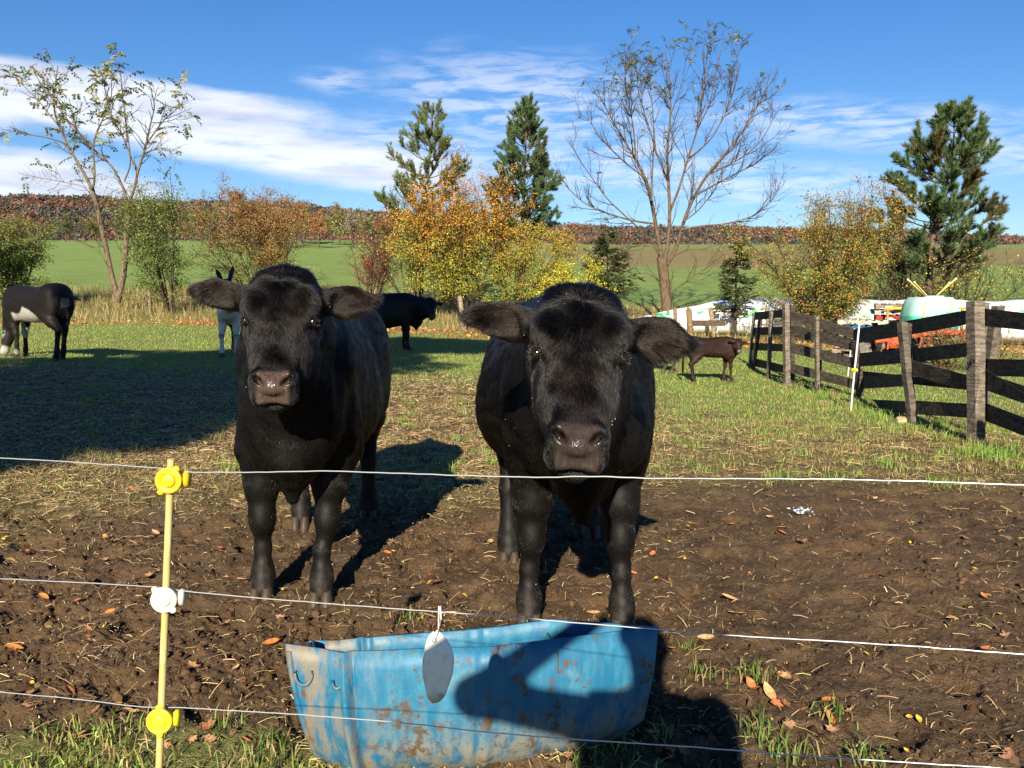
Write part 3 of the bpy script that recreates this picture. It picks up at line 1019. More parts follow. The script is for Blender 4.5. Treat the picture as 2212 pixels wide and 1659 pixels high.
def cow(name, label, loc, yaw, sc, head, front, hind, h=.0075, fat=1.0, SU=.89, calf=False, coat=(.0044, .0037, .0035), fur_n=(0, 0), neck_up=0.0, flecks=0, nose_c=(.045, .034, .030), group=None, seed=1, cat='cow', sag=0.0, tailside=1):
    """head: (poll, face direction, lateral, ears) in the animal's own metres; front/hind: hooves as ((x, y), (x, y))"""
    root = empty(name, loc, yaw, label, cat, group)
    P, U, lat, ears = head
    P = np.array(P, float); U, A, V = frame_from(U, lat)
    tall = 1.0
    if calf:
        wf, lf = .74, 1.0
        yst = np.array([-.05, .08, .25, .5, .8, 1.05, 1.22, 1.36, 1.43])
        hw = np.array([.06, .13, .17, .19, .21, .21, .19, .15, .08])
        top = np.array([1.0, 1.15, 1.22, 1.20, 1.18, 1.20, 1.23, 1.19, 1.08])
        bot = np.array([.80, .68, .66, .66, .67, .72, .78, .84, .92])
        elbow, knee, ff = .72, .44, .14; lr = .82; rumpy = 1.2
    else:
        yst = np.array([-.06, .08, .28, .55, .85, 1.15, 1.40, 1.58, 1.68])
        hw = np.array([.08, .17, .245, .315, .385, .39, .33, .25, .12]) * fat
        top = np.array([1.03, 1.17, 1.26, 1.255, 1.24, 1.25, 1.27, 1.22, 1.10])
        bot = np.array([.74, .62, .55, .50, .46, .46, .55, .70, .84]) - sag
        elbow, knee, ff = .62, .345, .115; lr = 1.0; rumpy = 1.35
    lo = [-.62, min(-.3, P[1] - .75), -.03]; hi = [.62, 1.95, max(1.45, P[2] + .35)]
    if abs(P[0]) > .2: lo[0] = min(lo[0], P[0] - .55); hi[0] = max(hi[0], P[0] + .55)
    f = Field(lo, hi, h / sc)
    f.loft((0, 0, 0), (0, 1, 0), (1, 0, 0), (0, 0, 1), yst, hw, top, bot, 2.25, .06, pear=.20)
    wsh = .19 * min(1, fat + .05) if not calf else .12
    for s in (-1, 1):
        f.ell((s * wsh, .22, .86), (.10 * fat if not calf else .06, .19, .28), .09)                    # shoulder
        f.ell((s * (.20 if not calf else .12), rumpy - .03, .92), (.14 if not calf else .09, .24, .28), .09)   # thigh
    if not calf:
        f.ell((0, .0, .66), (.11, .16, .15), .08)                                                # brisket
        f.cone((0, -.03, .62), (0, -.02, .47), .055, .025, .06)
        f.cone((0, -.10, .80), (0, -.06, .55), .035, .022, .03)
        for s in (-1, 1): f.cone((s * .075, -.06, .92), (s * .06, -.03, .60), .045, .035, .035)
        for s in (-1, 1): f.ell((s * .15 * fat, .0, .78), (.085 * fat, .12, .15), .07)                       # point of shoulder
        f.ell((0, 1.2, .46 - sag), (.16, .16, .10), .06)
    # neck
    nb = P + U * .10 * sc_(calf) - V * .10
    if calf:
        f.cone((0, .10, 1.0), nb, .15, .095, .08); f.cone((0, .02, .86), P + U * .2 * .8 - V * .14, .11, .07, .08)
    else:
        f.cone((0, .16, 1.02), nb, .21, .135, .10); f.cone((0, .02, .84), P + U * .22 - V * .15, .17, .095, .09)
        f.cone((0, -.02, .70), P + U * .26 - V * .16, .09, .06, .09)                             # dewlap
    hs_ = .78 if calf else 1.0
    L, eo = head_parts(f, P, U, A, V, hs_, ears, 1.35 if calf else 1.0, SU)
    feet = []
    for (hx, hy), s in zip(front, (-1, 1)):
        ex = s * (.155 if not calf else .10) * 1.0
        f.ell((ex, .22, elbow + .08), np.array([.095, .12, .17]) * lr, .06)
        kx, ky = ex * .35 + hx * .65, .20 * .4 + (hy + .05) * .6
        f.chain([((ex, .21, elbow), .105 * lr), ((kx * .75 + ex * .25, ky * .8 + .21 * .2, (elbow + knee) / 2), .069 * lr), ((kx, ky, knee), .046 * lr)], .04)
        f.ell((kx, ky - .012, knee - .01), np.array([.047, .049, .070]) * lr, .04)
        f.chain([((kx, ky + .004, knee - .035), .040 * lr), ((hx, hy + .05, knee * .60), .031 * lr), ((hx, hy + .045, ff + .02), .034 * lr), ((hx, hy + .03, ff - .02), .043 * lr), ((hx, hy + .010, .045), .045 * lr)], .03)
        feet.append((hx, hy, s))
    for (hx, hy), s in zip(hind, (-1, 1)):
        tx = s * (.20 if not calf else .12)
        ky = hy + .11; kz = .50 if not calf else .52
        f.chain([((tx, rumpy - .10, .72), .125 * lr), ((tx * .95 + hx * .05, (rumpy - .1) * .45 + ky * .55, .60), .088 * lr), ((hx * .8 + tx * .2, ky, kz), .058 * lr)], .05)
        f.chain([((hx * .8 + tx * .2, ky + .01, kz), .055 * lr), ((hx, hy + .075, .34), .041 * lr), ((hx, hy + .05, ff + .02), .042 * lr), ((hx, hy + .03, ff - .02), .048 * lr), ((hx, hy + .008, .045), .046 * lr)], .03)
        feet.append((hx, hy, s))
    v, q = f.mesh()
    vn_, _ = normals_of(v, q)
    far_ = smooth(.22, .42, np.linalg.norm(v - (P + U * .25), axis=1)) * smooth(.25, .55, v[:, 2])
    v = v + vn_ * (far_ * (.011 * fbm(v[:, 0] * 4 + v[:, 1] * 2.5, v[:, 2] * 3.2 + seed, seed + 20, 3) + .004 * fbm(v[:, 0] * 14 + v[:, 1] * 9, v[:, 2] * 5, seed + 25, 2)))[:, None]
    # colours: the coat, the damp nose, a rustier ear
    u = (v - P) @ U / SU; a = (v - P) @ A; w_ = (v - P) @ V
    n_ = fbm(v[:, 0] * 9 + v[:, 1] * 5, v[:, 2] * 9, seed, 3)
    dust = smooth(.05, .5, fbm(v[:, 0] * 5 + 3, v[:, 2] * 5 + v[:, 1] * 3, seed + 9, 4))
    col = np.array(coat)[None] * (1 + .3 * n_[:, None]) + dust[:, None] * np.array([.005, .0036, .0025])
    hsn = hs_
    pad = smooth(.448, .466, u / hsn + .010 * np.abs(a) / .05) * (1 - smooth(.046, .054, np.abs(a) / hsn - .10 * np.clip(u / hsn - .47, 0, .06))) * smooth(-.046, -.036, w_ / hsn) * (1 - smooth(.62, .66, u / hsn))
    padc = np.array(nose_c)[None] * (1 + .5 * n_[:, None]) * np.interp(w_ / hsn, [-.06, -.02, .02], [1.6, 1.25, .9])[:, None]
    for s in (-1, 1):
        dn = np.linalg.norm((v - L(.490, s * .046, .020)) * 1.0, axis=1) / hsn
        padc = padc * (1 - .85 * (1 - smooth(.010, .020, dn)))[:, None]
    if calf: padc = np.array([.16, .15, .15])[None] * np.ones((len(v), 1))
    col = col * (1 - pad[:, None]) + padc * pad[:, None]
    lowleg = (1 - smooth(.03, .30, v[:, 2]))
    n2_ = fbm(v[:, 0] * 40 + v[:, 1] * 31, v[:, 2] * 26, seed + 4, 4)
    col = col + lowleg[:, None] * np.array([.020, .015, .011]) * np.clip(0.5 + n_[:, None] + 1.6 * n2_[:, None], 0, 2.5)             # dust on the shanks
    for r0, E, Wd, O in eo:
        e = (v - r0) @ E; wq = (v - r0) @ Wd; oq = (v - r0) @ O
        mm = smooth(.05, .09, e / hsn) * (np.abs(wq) < .055 * hsn) * (np.abs(oq) < .06 * hsn) * (e < .25)
        col = col + mm[:, None] * np.array([.006, .0025, .0012])
    v = v * sc
    body = skin_object('body', v, q, np.clip(col, .002, 1), pad, root)
    # eyes and hooves
    for s in (-1, 1):
        g = MB(); c = L(.212, s * .1135, -.004) * sc
        sv, sf = ico_sphere(3)
        g.add(sv * .0188 * hs_ * sc + c, sf); g.build('eye', M_EYE, root)
    for hx, hy, s in feet:
        g = MB()
        for t_ in (-1, 1):                        # cloven
            ring = []; kk = 12
            for zz_, rr_, oy in ((.055, .030, .010), (.035, .038, .0), (-.005, .044, -.012), (-.03, .042, -.012)):
                th = np.linspace(0, 2 * math.pi, kk, endpoint=False)
                ring.append(np.stack([hx + t_ * .024 + rr_ * .60 * np.cos(th), hy + oy + rr_ * 1.35 * np.sin(th) - .006, np.full(kk, zz_)], -1))
            V_ = np.vstack(ring) * sc * 1.0
            i_ = np.arange(3)[:, None] * kk; j_ = np.arange(kk)[None]; j2_ = (j_ + 1) % kk
            g.add(V_, np.stack([i_ + j_, i_ + kk + j_, i_ + kk + j2_, i_ + j2_], -1).reshape(-1, 4))
            g.add(np.vstack([ring[0], ring[0].mean(0)[None]]) * sc, [(k_, (k_ + 1) % kk, kk) for k_ in range(kk)])
        g.build('hoof', M_HOOF, root)
    if not fur_n[0]: short_coat(root, v, q, np.clip(col, .002, 1), 26000, .018 if not calf else .014, seed)
    if fur_n[0]:
        for s in (-1, 1):                         # pale lashes over each eye
            c = L(.212, s * .1135, -.004); o_ = A * s * .75 + V * .65; o_ /= np.linalg.norm(o_)
            e1 = np.cross(o_, U); e1 /= np.linalg.norm(e1); e2 = np.cross(e1, o_)
            g = MB()
            for sg, ln in ((-1, .015), (1, .008)):
                arc = [c + o_ * .009 + (e1 * math.cos(t_) * 1.15 + sg * np.sign(e2 @ U) * e2 * math.sin(t_) * .62) * .0185 for t_ in np.linspace(.1, math.pi - .1, 12)]
                g.tube(np.array(arc) * sc, .0024, 5, (.022, .018, .016))
                for k_ in range(2, 12, 2):
                    b_ = arc[k_]; d_ = o_ * .55 + U * sg * .5 + A * s * .35 + rng.normal(0, .12, 3)
                    g.tube(np.array([b_, b_ + d_ * ln * .6, b_ + d_ * ln + U * .004]) * sc, [.0007, .0006, .0003], 3, (.12, .10, .08))
            g.build('eyelashes', M_COL, root)
    # tail
    g = MB(); y_ = yst[-1] - .02; tz = top[-3] - .06
    tp = np.array([(0, y_ - .06, tz), (0, y_ + .04, tz - .03), (.02 * tailside, y_ + .06, tz - .2), (.05 * tailside, y_ + .05, tz - .5), (.06 * tailside, y_ + .05, tz - .72), (.06 * tailside, y_ + .05, tz - .95)])
    t0 = np.linspace(0, 1, 18); tpi = np.stack([np.interp(t0, np.linspace(0, 1, 6), tp[:, k]) for k in range(3)], -1)
    g.tube(tpi * sc, np.interp(t0, [0, .2, .6, .75, .9, 1], [.035, .026, .018, .035, .03, .006]) * sc, 8, np.array(coat))
    o = g.build('tail', M_HIDE, root)
    # hair
    if fur_n[0]:
        Ps = P * sc; hsz = hs_ * sc
        PO = Ps + (U * .055 + V * .05) * hsz            # whorl on the poll
        PE = Ps + (U * .25 * SU + V * .05) * hsz            # whorl between the eyes

        def loc_(p): return ((p - Ps) @ U) / hsz / SU, ((p - Ps) @ A) / hsz, ((p - Ps) @ V) / hsz

        def ear_w(p):
            m_ = np.zeros(len(p)); side = np.zeros((len(p), 3)); inn = np.zeros(len(p))
            for r0, E, Wd, O in eo:
                d = p / sc - r0; e = d @ E
                k_ = smooth(.03, .07, e) * (np.abs(d @ Wd) < .085) * (np.abs(d @ O) < .085)
                m_ = np.maximum(m_, k_); side += k_[:, None] * (E * .9 + np.sign(d @ Wd)[:, None] * Wd * smooth(.01, .06, np.abs(d @ Wd))[:, None] * .75)
                inn = np.maximum(inn, k_ * smooth(.0, .01, d @ O) * (np.abs(d @ Wd) < .05))
            return m_, side, inn

        def rimw(p):
            o_ = np.zeros(len(p))
            for r0, E, Wd, O in eo:
                d = p / sc - r0; o_ = np.maximum(o_, smooth(.10, .2, d @ E) + smooth(.02, .045, -(d @ np.array([0, 0, 1.0])) + 0 * (d @ E)) * (np.abs(d @ O) < .06))
            return np.clip(o_, 0, 1)

        def is_head(p):
            u_, a_, w2 = loc_(p)
            return smooth(-.10, -.02, u_) * (1 - smooth(.56, .60, u_)) * smooth(-.28, -.20, w2) * (np.abs(a_) < .32)

        def nose(p):
            u_, a_, w2 = loc_(p)
            return smooth(.440, .458, u_) * (1 - smooth(.050, .060, np.abs(a_))) * smooth(-.052, -.04, w2)

        def dens(p, n):
            ew, _, inn = ear_w(p)
            u_, a_, w2 = loc_(p)
            eye = 1 - np.exp(-((u_ - .212) / .030) ** 2 - ((np.abs(a_) - .124) / .030) ** 2)
            return (.34 + 1.1 * is_head(p) + 2.6 * ew) * np.where(n[:, 1] < .4, 1, .12) * (1 - nose(p)) * eye * (1 - .6 * inn)

        def length(p, n):
            u_, a_, w2 = loc_(p); ew, _, inn = ear_w(p); hd = is_head(p)
            l_ = .017 - .006 * (1 - smooth(.4, .6, p[:, 2] / sc)) + hd * (.004 + .009 * (1 - smooth(.0, .24, u_)) * smooth(-.1, .0, w2) + .004 * (1 - smooth(.2, .36, u_)))
            l_ = l_ * (1 - .6 * smooth(.40, .46, u_) * hd)
            l_ = l_ * (1 - .75 * np.exp(-((u_ - .20) / .045) ** 2 - ((np.abs(a_) - .118) / .03) ** 2))
            return (l_ * (1 - ew) + ew * (.013 + .040 * rimw(p))) * sc

        def flow(p, n):
            u_, a_, w2 = loc_(p); ew, sd, inn = ear_w(p); hd = is_head(p)
            d = np.tile(np.array([0, .75, -.55]), (len(p), 1))
            leg = 1 - smooth(.5, .75, p[:, 2] / sc)
            d = d * (1 - leg[:, None]) + leg[:, None] * np.array([0, .1, -1.0])
            hdir = smooth(.06, .24, u_)[:, None] * U
            w1 = np.exp(-(((p - PO) ** 2).sum(1)) / (2 * .09 ** 2))[:, None]; wE = np.exp(-(((p - PE) ** 2).sum(1)) / (2 * .07 ** 2))[:, None]
            rad = (p - PO) / np.maximum(np.linalg.norm(p - PO, axis=1, keepdims=True), .005) * w1 + (p - PE) / np.maximum(np.linalg.norm(p - PE, axis=1, keepdims=True), .005) * wE * .55
            hdir = hdir * .8 + rad * 1.0 + A * np.tanh(a_ / .07)[:, None] * .30
            d = d * (1 - hd[:, None]) + hdir * hd[:, None]
            d = d * (1 - ew[:, None]) + (sd + np.array([0, 0, -.35])) * ew[:, None]
            lift = .16 + .30 * hd + .06 * ew
            return d, lift

        def colour(p, n):
            ew, _, inn = ear_w(p)
            c = np.tile(np.array(coat) * 1.0, (len(p), 1))
            u_, a_, w2 = loc_(p)
            eyer = np.exp(-((u_ - .205) / .03) ** 2 - ((np.abs(a_) - .118) / .022) ** 2)
            c = c + eyer[:, None] * np.array([.02, .016, .013])
            rust = np.clip(.3 * fbm(p[:, 0] * 6, p[:, 2] * 6, 5, 3) + .12, 0, .4)[:, None]
            c = c + rust * np.array([.016, .008, .004])
            return np.clip(c + ew[:, None] * np.array([.0008, .0003, .0]) + inn[:, None] * np.array([.004, .0014, .0004]), .001, 1)
        fur(root, v, q, fur_n[0], dens, length, flow, colour, radius=.00075, curl=.28, seed=seed)
    if flecks:
        # bits of hay stuck in the coat, mostly on the face and one flank
        vn, ar = normals_of(v, q)
        front_ = (vn[:, 1] < .1) & (v[:, 2] > .45)
        ii = rng.choice(np.flatnonzero(front_), flecks)
        hd = ((v - P * sc) @ U)
        pr = (hd > 0) & (hd < .4) & (vn[:, 1] < -.2)
        ii = np.concatenate([ii, rng.choice(np.flatnonzero(pr), flecks // 2)])
        g = MB(); D = rng.normal(size=(len(ii), 3)); D -= vn[ii] * (D * vn[ii]).sum(1, keepdims=True)
        g.leaves(v[ii] + vn[ii] * .011, D, rng.uniform(.002, .007, len(ii)), .0012, pick([(.40, .33, .22), (.5, .46, .38), (.33, .24, .13)], len(ii)))
        hb = tag(g.build('hay_bits', M_COL, root), kind='stuff')
    return root, P, U, A, V


def sc_(calf): return .8 if calf else 1.0


def local(root_loc, yaw, sc, p):
    """a world point in an animal's own metres"""
    d = np.array([p[0] - root_loc[0], p[1] - root_loc[1], p[2] - root_loc[2]])
    c, s = math.cos(-yaw), math.sin(-yaw)
    return np.array([d[0] * c - d[1] * s, d[0] * s + d[1] * c, d[2]]) / sc


def localdir(yaw, d):
    c, s = math.cos(-yaw), math.sin(-yaw)
    return np.array([d[0] * c - d[1] * s, d[0] * s + d[1] * c, d[2]])



# --- the cow on the left: standing square, looking at the camera
fl_, fr_ = gp(566, 1292), gp(694, 1300)
yaw = R(5.5)
mid = (fl_ + fr_) / 2
c0 = np.array([mid.x + .035 + .17 * math.sin(yaw) * 1, mid.y - .13, 0])
c0[2] = float(ground_z(c0[0], c0[1])) - .005
pol = at(612, 596, 3.16); muz = at(590, 838, 2.93)
Pl = local(c0, yaw, 1.0, pol); Ul = localdir(yaw, np.array(muz - pol))
fa = local(c0, yaw, 1.0, fl_)[:2]; fb = local(c0, yaw, 1.0, fr_)[:2]
cow('cow', 'black cow standing nearest the yellow fence rod, its head raised, looking at the camera', tuple(c0), yaw, 1.0,
    (Pl, Ul, localdir(yaw, np.array([1, .10, -.03])), [(-1, (1, .22, .02), .7), (1, (1, .12, .0), .7)]),
    (tuple(fa), tuple(fb)), ((-.17, 1.36), (.19, 1.46)), fur_n=(230000, 0), flecks=34, nose_c=(.085, .058, .048), group='black cows', seed=3, fat=.75, SU=.87)

# --- the cow on the right: reaching over the trough, head low and close
fl_, fr_ = gp(1143, 1350), gp(1345, 1362)
yaw = R(1)
mid = (fl_ + fr_) / 2
c1 = np.array([mid.x + .01, mid.y - .13, 0]); c1[2] = float(ground_z(c1[0], c1[1])) - .005
pol = at(1256, 640, 2.47); muz = at(1247, 975, 2.17)
Pl = local(c1, yaw, 1.0, pol); Ul = localdir(yaw, np.array(muz - pol))
fa = local(c1, yaw, 1.0, fl_)[:2]; fb = local(c1, yaw, 1.0, fr_)[:2]
hl = local(c1, yaw, 1.0, gp(1100, 1225))[:2]
cow('cow', 'black cow reaching its lowered head over the blue trough, nearest the camera', tuple(c1), yaw, 1.0,
    (Pl, Ul, localdir(yaw, np.array([1, .0, -.05])), [(-1, (1, .20, .0), .7), (1, (1, .02, .0), .7)]),
    (tuple(fa), tuple(fb)), ((hl[0], hl[1] + .1), (.19, 1.45)), fur_n=(280000, 0), flecks=34, group='black cows', seed=9, SU=.94)

# --- the black cow far off, side on, head turned to the camera
a_ = gp(882, 757); yaw = R(90 + 4)
sc = 1.0
c2 = np.array([a_.x + .16, a_.y, 0]); c2[2] = float(ground_z(c2[0], c2[1]))
pol = at(930, 645, c2[1] - .35); muz = at(934, 684, c2[1] - .6)
cow('cow', 'black cow standing side on far off in front of the orange bush', tuple(c2), yaw, sc,
    (local(c2, yaw, sc, pol) * 1.0, localdir(yaw, np.array(muz - pol)), localdir(yaw, np.array([1, .45, 0])), [(-1, (1, -.05, -.3), .2), (1, (1, .05, -.1), .2)]),
    ((-.14, .12), (.14, .22)), ((-.17, 1.42), (.17, 1.30)), h=.016, group='black cows', seed=12)

# --- brown calf by the board fence
a_ = gp(1561, 825); yaw = R(90 + 12)
sc = .60
c3 = np.array([a_.x + .20, a_.y, 0]); c3[2] = float(ground_z(c3[0], c3[1]))
pol = at(1598, 733, c3[1] - .22); muz = at(1596, 774, c3[1] - .38)
cow('calf', 'dark brown calf standing side on near the board fence, looking at the camera', tuple(c3), yaw, sc,
    (local(c3, yaw, sc, pol), localdir(yaw, np.array(muz - pol)), localdir(yaw, np.array([1, .3, 0])), [(-1, (1, -.05, -.1), .2), (1, (1, .18, .0), .2)]),
    ((-.09, .13), (.10, .24)), ((-.12, 1.20), (.13, 1.08)), h=.010, calf=True, coat=(.026, .0105, .0065), group='calves', seed=15, cat='calf')
a_ = gp(1445, 808); yaw = R(90 + 186)
sc = .64
c4 = np.array([a_.x - .75, a_.y + .1, 0]); c4[2] = float(ground_z(c4[0], c4[1]))
cow('calf', 'grey brown calf half hidden behind the ear of the nearest cow', tuple(c4), yaw, sc,
    ((-.1, -.42, 1.02), np.array([0, -.7, -.7]), (1, 0, 0), [(-1, (1, 0, -.1), .2), (1, (1, 0, -.1), .2)]),
    ((-.09, .13), (.10, .30)), ((-.12, 1.12), (.13, 1.28)), h=.011, calf=True, coat=(.055, .036, .026), group='calves', seed=16, cat='calf')


# ------------------------------------------------------------------ donkeys
def donkey(label, loc, yaw, sc, P, U, lat, front, hind, body_col, belly_white, legs_white, h=.013, ears_back=.3, tail=None, group=None):
    root = empty('donkey', loc, yaw, label, 'donkey', group)
    P = np.array(P, float); U, A, V = frame_from(U, lat)
    lo = [-.55, min(-.4, P[1] - .75), -.03]; hi = [.55, 1.7, max(1.5, P[2] + .5)]
    lo[0] = min(lo[0], P[0] - .4); hi[0] = max(hi[0], P[0] + .4)
    f = Field(lo, hi, h / sc)
    yst = np.array([-.05, .08, .25, .5, .8, 1.05, 1.22, 1.36, 1.43])
    hw = np.array([.08, .16, .20, .245, .265, .26, .24, .19, .10])
    top = np.array([1.02, 1.12, 1.18, 1.16, 1.15, 1.18, 1.22, 1.16, 1.02])
    bot = np.array([.72, .62, .60, .58, .58, .62, .70, .76, .84])
    f.loft((0, 0, 0), (0, 1, 0), (1, 0, 0), (0, 0, 1), yst, hw, top, bot, 2.2, .06)
    for s in (-1, 1):
        f.ell((s * .13, .20, .82), (.08, .17, .26), .08); f.ell((s * .14, 1.20, .88), (.11, .20, .28), .09)
    L = lambda u, a, v: P + U * u + A * a + V * v
    nb = P + U * .10 - V * .08
    f.cone((0, .12, .98), nb, .17, .10, .09); f.cone((0, .02, .82), P + U * .2 - V * .12, .12, .075, .08)
    st = np.array([-.04, .02, .10, .20, .30, .40, .48, .53])
    f.loft(P, U, A, V, st, np.array([.05, .085, .10, .10, .085, .066, .068, .05]), np.array([.0, .04, .05, .05, .045, .035, .03, .0]), np.array([-.08, -.13, -.17, -.20, -.18, -.12, -.09, -.06]), 2.3, .03)
    for s in (-1, 1):
        E = A * s * .28 - U * 1.0 - V * ears_back; E /= np.linalg.norm(E); Wd = np.cross(E, V); Wd /= np.linalg.norm(Wd)
        r0 = L(.0, s * .06, -.05)
        f.cone(r0, r0 + E * .08, .03, .035, .03); f.ell(r0 + E * .17, (.155, .042, .022), .02, [E, Wd, np.cross(E, Wd)])
    feet = []
    for (hx, hy), s in zip(front, (-1, 1)):
        ex = s * .12
        f.chain([((ex, .19, .66), .082), ((ex * .5 + hx * .5, .1 + hy * .5, .52), .058), ((hx, hy + .02, .40), .048)], .04)
        f.ell((hx, hy + .012, .39), (.046, .046, .055), .02)
        f.chain([((hx, hy + .025, .36), .038), ((hx, hy + .02, .22), .031), ((hx, hy + .01, .12), .040), ((hx, hy, .05), .040)], .02)
        feet.append((hx, hy))
    for (hx, hy), s in zip(hind, (-1, 1)):
        tx = s * .14
        f.chain([((tx, 1.13, .72), .12), ((tx, 1.13 * .5 + (hy + .08) * .5, .60), .085), ((hx, hy + .10, .48), .052)], .05)
        f.chain([((hx, hy + .10, .47), .05), ((hx, hy + .06, .30), .034), ((hx, hy + .035, .13), .042), ((hx, hy + .015, .05), .042)], .02)
        feet.append((hx, hy))
    v, q = f.mesh()
    u = (v - P) @ U; a = (v - P) @ A; w_ = (v - P) @ V
    n_ = fbm(v[:, 1] * 5, v[:, 2] * 5, 3, 3)
    col = np.tile(np.array(body_col, float), (len(v), 1)) * (1 + .25 * n_[:, None])
    white = np.zeros(len(v))
    if belly_white:
        bl = (1 - smooth(.70, .74, v[:, 2] + .05 * n_ - .10 * np.exp(-((v[:, 1] - .75) / .16) ** 2))) * smooth(.28, .36, v[:, 1]) * (1 - smooth(.93, 1.0, v[:, 1])) * smooth(.55, .58, v[:, 2])
        inner = smooth(1.22, 1.28, v[:, 1]) * (1 - smooth(.95, 1.0, v[:, 2])) * smooth(.55, .65, v[:, 2]) * (np.abs(v[:, 0]) < .075)
        fl2 = smooth(.30, .34, v[:, 2]) * (1 - smooth(.62, .68, v[:, 2])) * (v[:, 1] < .22) * (v[:, 1] > .02) * (v[:, 0] < -.02) * .9
        white = np.maximum(np.maximum(bl, inner * .35), fl2)
    if legs_white:
        white = np.maximum(white, (1 - smooth(.92, 1.02, v[:, 2])) * (v[:, 1] < .7) * (1 - .65 * np.exp(-((v[:, 2] - .40) / .03) ** 2)))
    hm = (u > -.05) & (u < .6) & (np.abs(a) < .14) & (w_ > -.24)
    white = np.maximum(white, hm * smooth(.36, .42, u)); white = np.maximum(white, hm * .7 * np.exp(-((u - .2) / .05) ** 2) * (np.abs(a) > .075))
    wc = np.array((.46, .43, .38)) if belly_white else np.array((.62, .56, .48))
    col = col * (1 - white[:, None]) + wc * white[:, None]
    skin_object('body', v * sc, q, np.clip(col, .003, 1), np.zeros(len(v)), root)
    short_coat(root, v * sc, q, np.clip(col, .003, 1), 24000, .016, 5)
    for hx, hy in feet:
        g = MB(); g.tube(np.array([(hx, hy - .02, -.01), (hx, hy - .008, .04), (hx, hy, .075)]) * sc, np.array([.055, .05, .042]) * sc, 10); g.build('hoof', M_HOOF, root)
    for s in (-1, 1):
        sv, sf = ico_sphere(2); g = MB(); g.add((sv * .018 + L(.18, s * .10, .0)) * sc, sf); g.build('eye', M_EYE, root)
    g = MB(); tl = np.array(tail if tail else [(0, 1.40, 1.08), (0, 1.46, 1.0), (.0, 1.47, .8), (.0, 1.46, .55)])
    t0 = np.linspace(0, 1, 14); tp = np.stack([np.interp(t0, np.linspace(0, 1, len(tl)), tl[:, k]) for k in range(3)], -1)
    g.tube(tp * sc, np.interp(t0, [0, .5, .7, 1], [.03, .018, .024, .008]) * sc, 7, np.array(body_col))
    for k in range(26):
        e = tp[-1 - k % 6]; d = tp[-1] - tp[-3] + rng.normal(0, .02, 3); d /= np.linalg.norm(d)
        g.tube(np.array([e, e + d * .08 + (0, 0, -.004), e + d * rng.uniform(.12, .2) + rng.normal(0, .012, 3)]) * sc, [.005 * sc, .004 * sc, .001], 3, np.array(body_col))
    g.build('tail', M_HIDE, root)
    return root


a_ = gp(127, 777); sc = 1.0
hb = gp(107, 772)
c5 = np.array([a_.x, a_.y - .2, 0]); yaw = R(-90 - 30)
# rump toward the right, head down on the left
c5[0] = a_.x - 1.05 * math.cos(R(30)) ; c5[1] = a_.y - .62 * 0 + .35; c5[2] = float(ground_z(c5[0], c5[1]))
pol = at(28, 700, c5[1] + .10); muz = at(8, 768, c5[1] + .02)
donkey('dark brown donkey with a pale belly, head down grazing', tuple(c5), yaw, 1.0, local(c5, yaw, 1, pol), localdir(yaw, np.array(muz - pol)), localdir(yaw, np.array([.75, .6, 0])),
       ((-.11, .12), (.11, .24)), ((-.13, 1.10), (.14, 1.34)), (.011, .0075, .006), True, False, tail=[(0, 1.38, 1.06), (0, 1.48, 1.0), (.02, 1.66, .99), (.05, 1.84, .96)], group='donkeys')
a_ = gp(478, 772); yaw = R(8)
c6 = np.array([a_.x + .14, a_.y, 0]); c6[2] = float(ground_z(c6[0], c6[1]))
pol = at(486, 606, c6[1] - .35); muz = at(492, 668, c6[1] - .65)
donkey('donkey with white legs and dark ears standing behind the cow on the left', tuple(c6), yaw, 1.0, local(c6, yaw, 1, pol), localdir(yaw, np.array(muz - pol)), localdir(yaw, np.array([1, 0, 0])),
       ((-.125, .02), (.125, .02)), ((-.13, 1.25), (.14, 1.2)), (.02, .015, .013), False, True, group='donkeys', ears_back=.05)


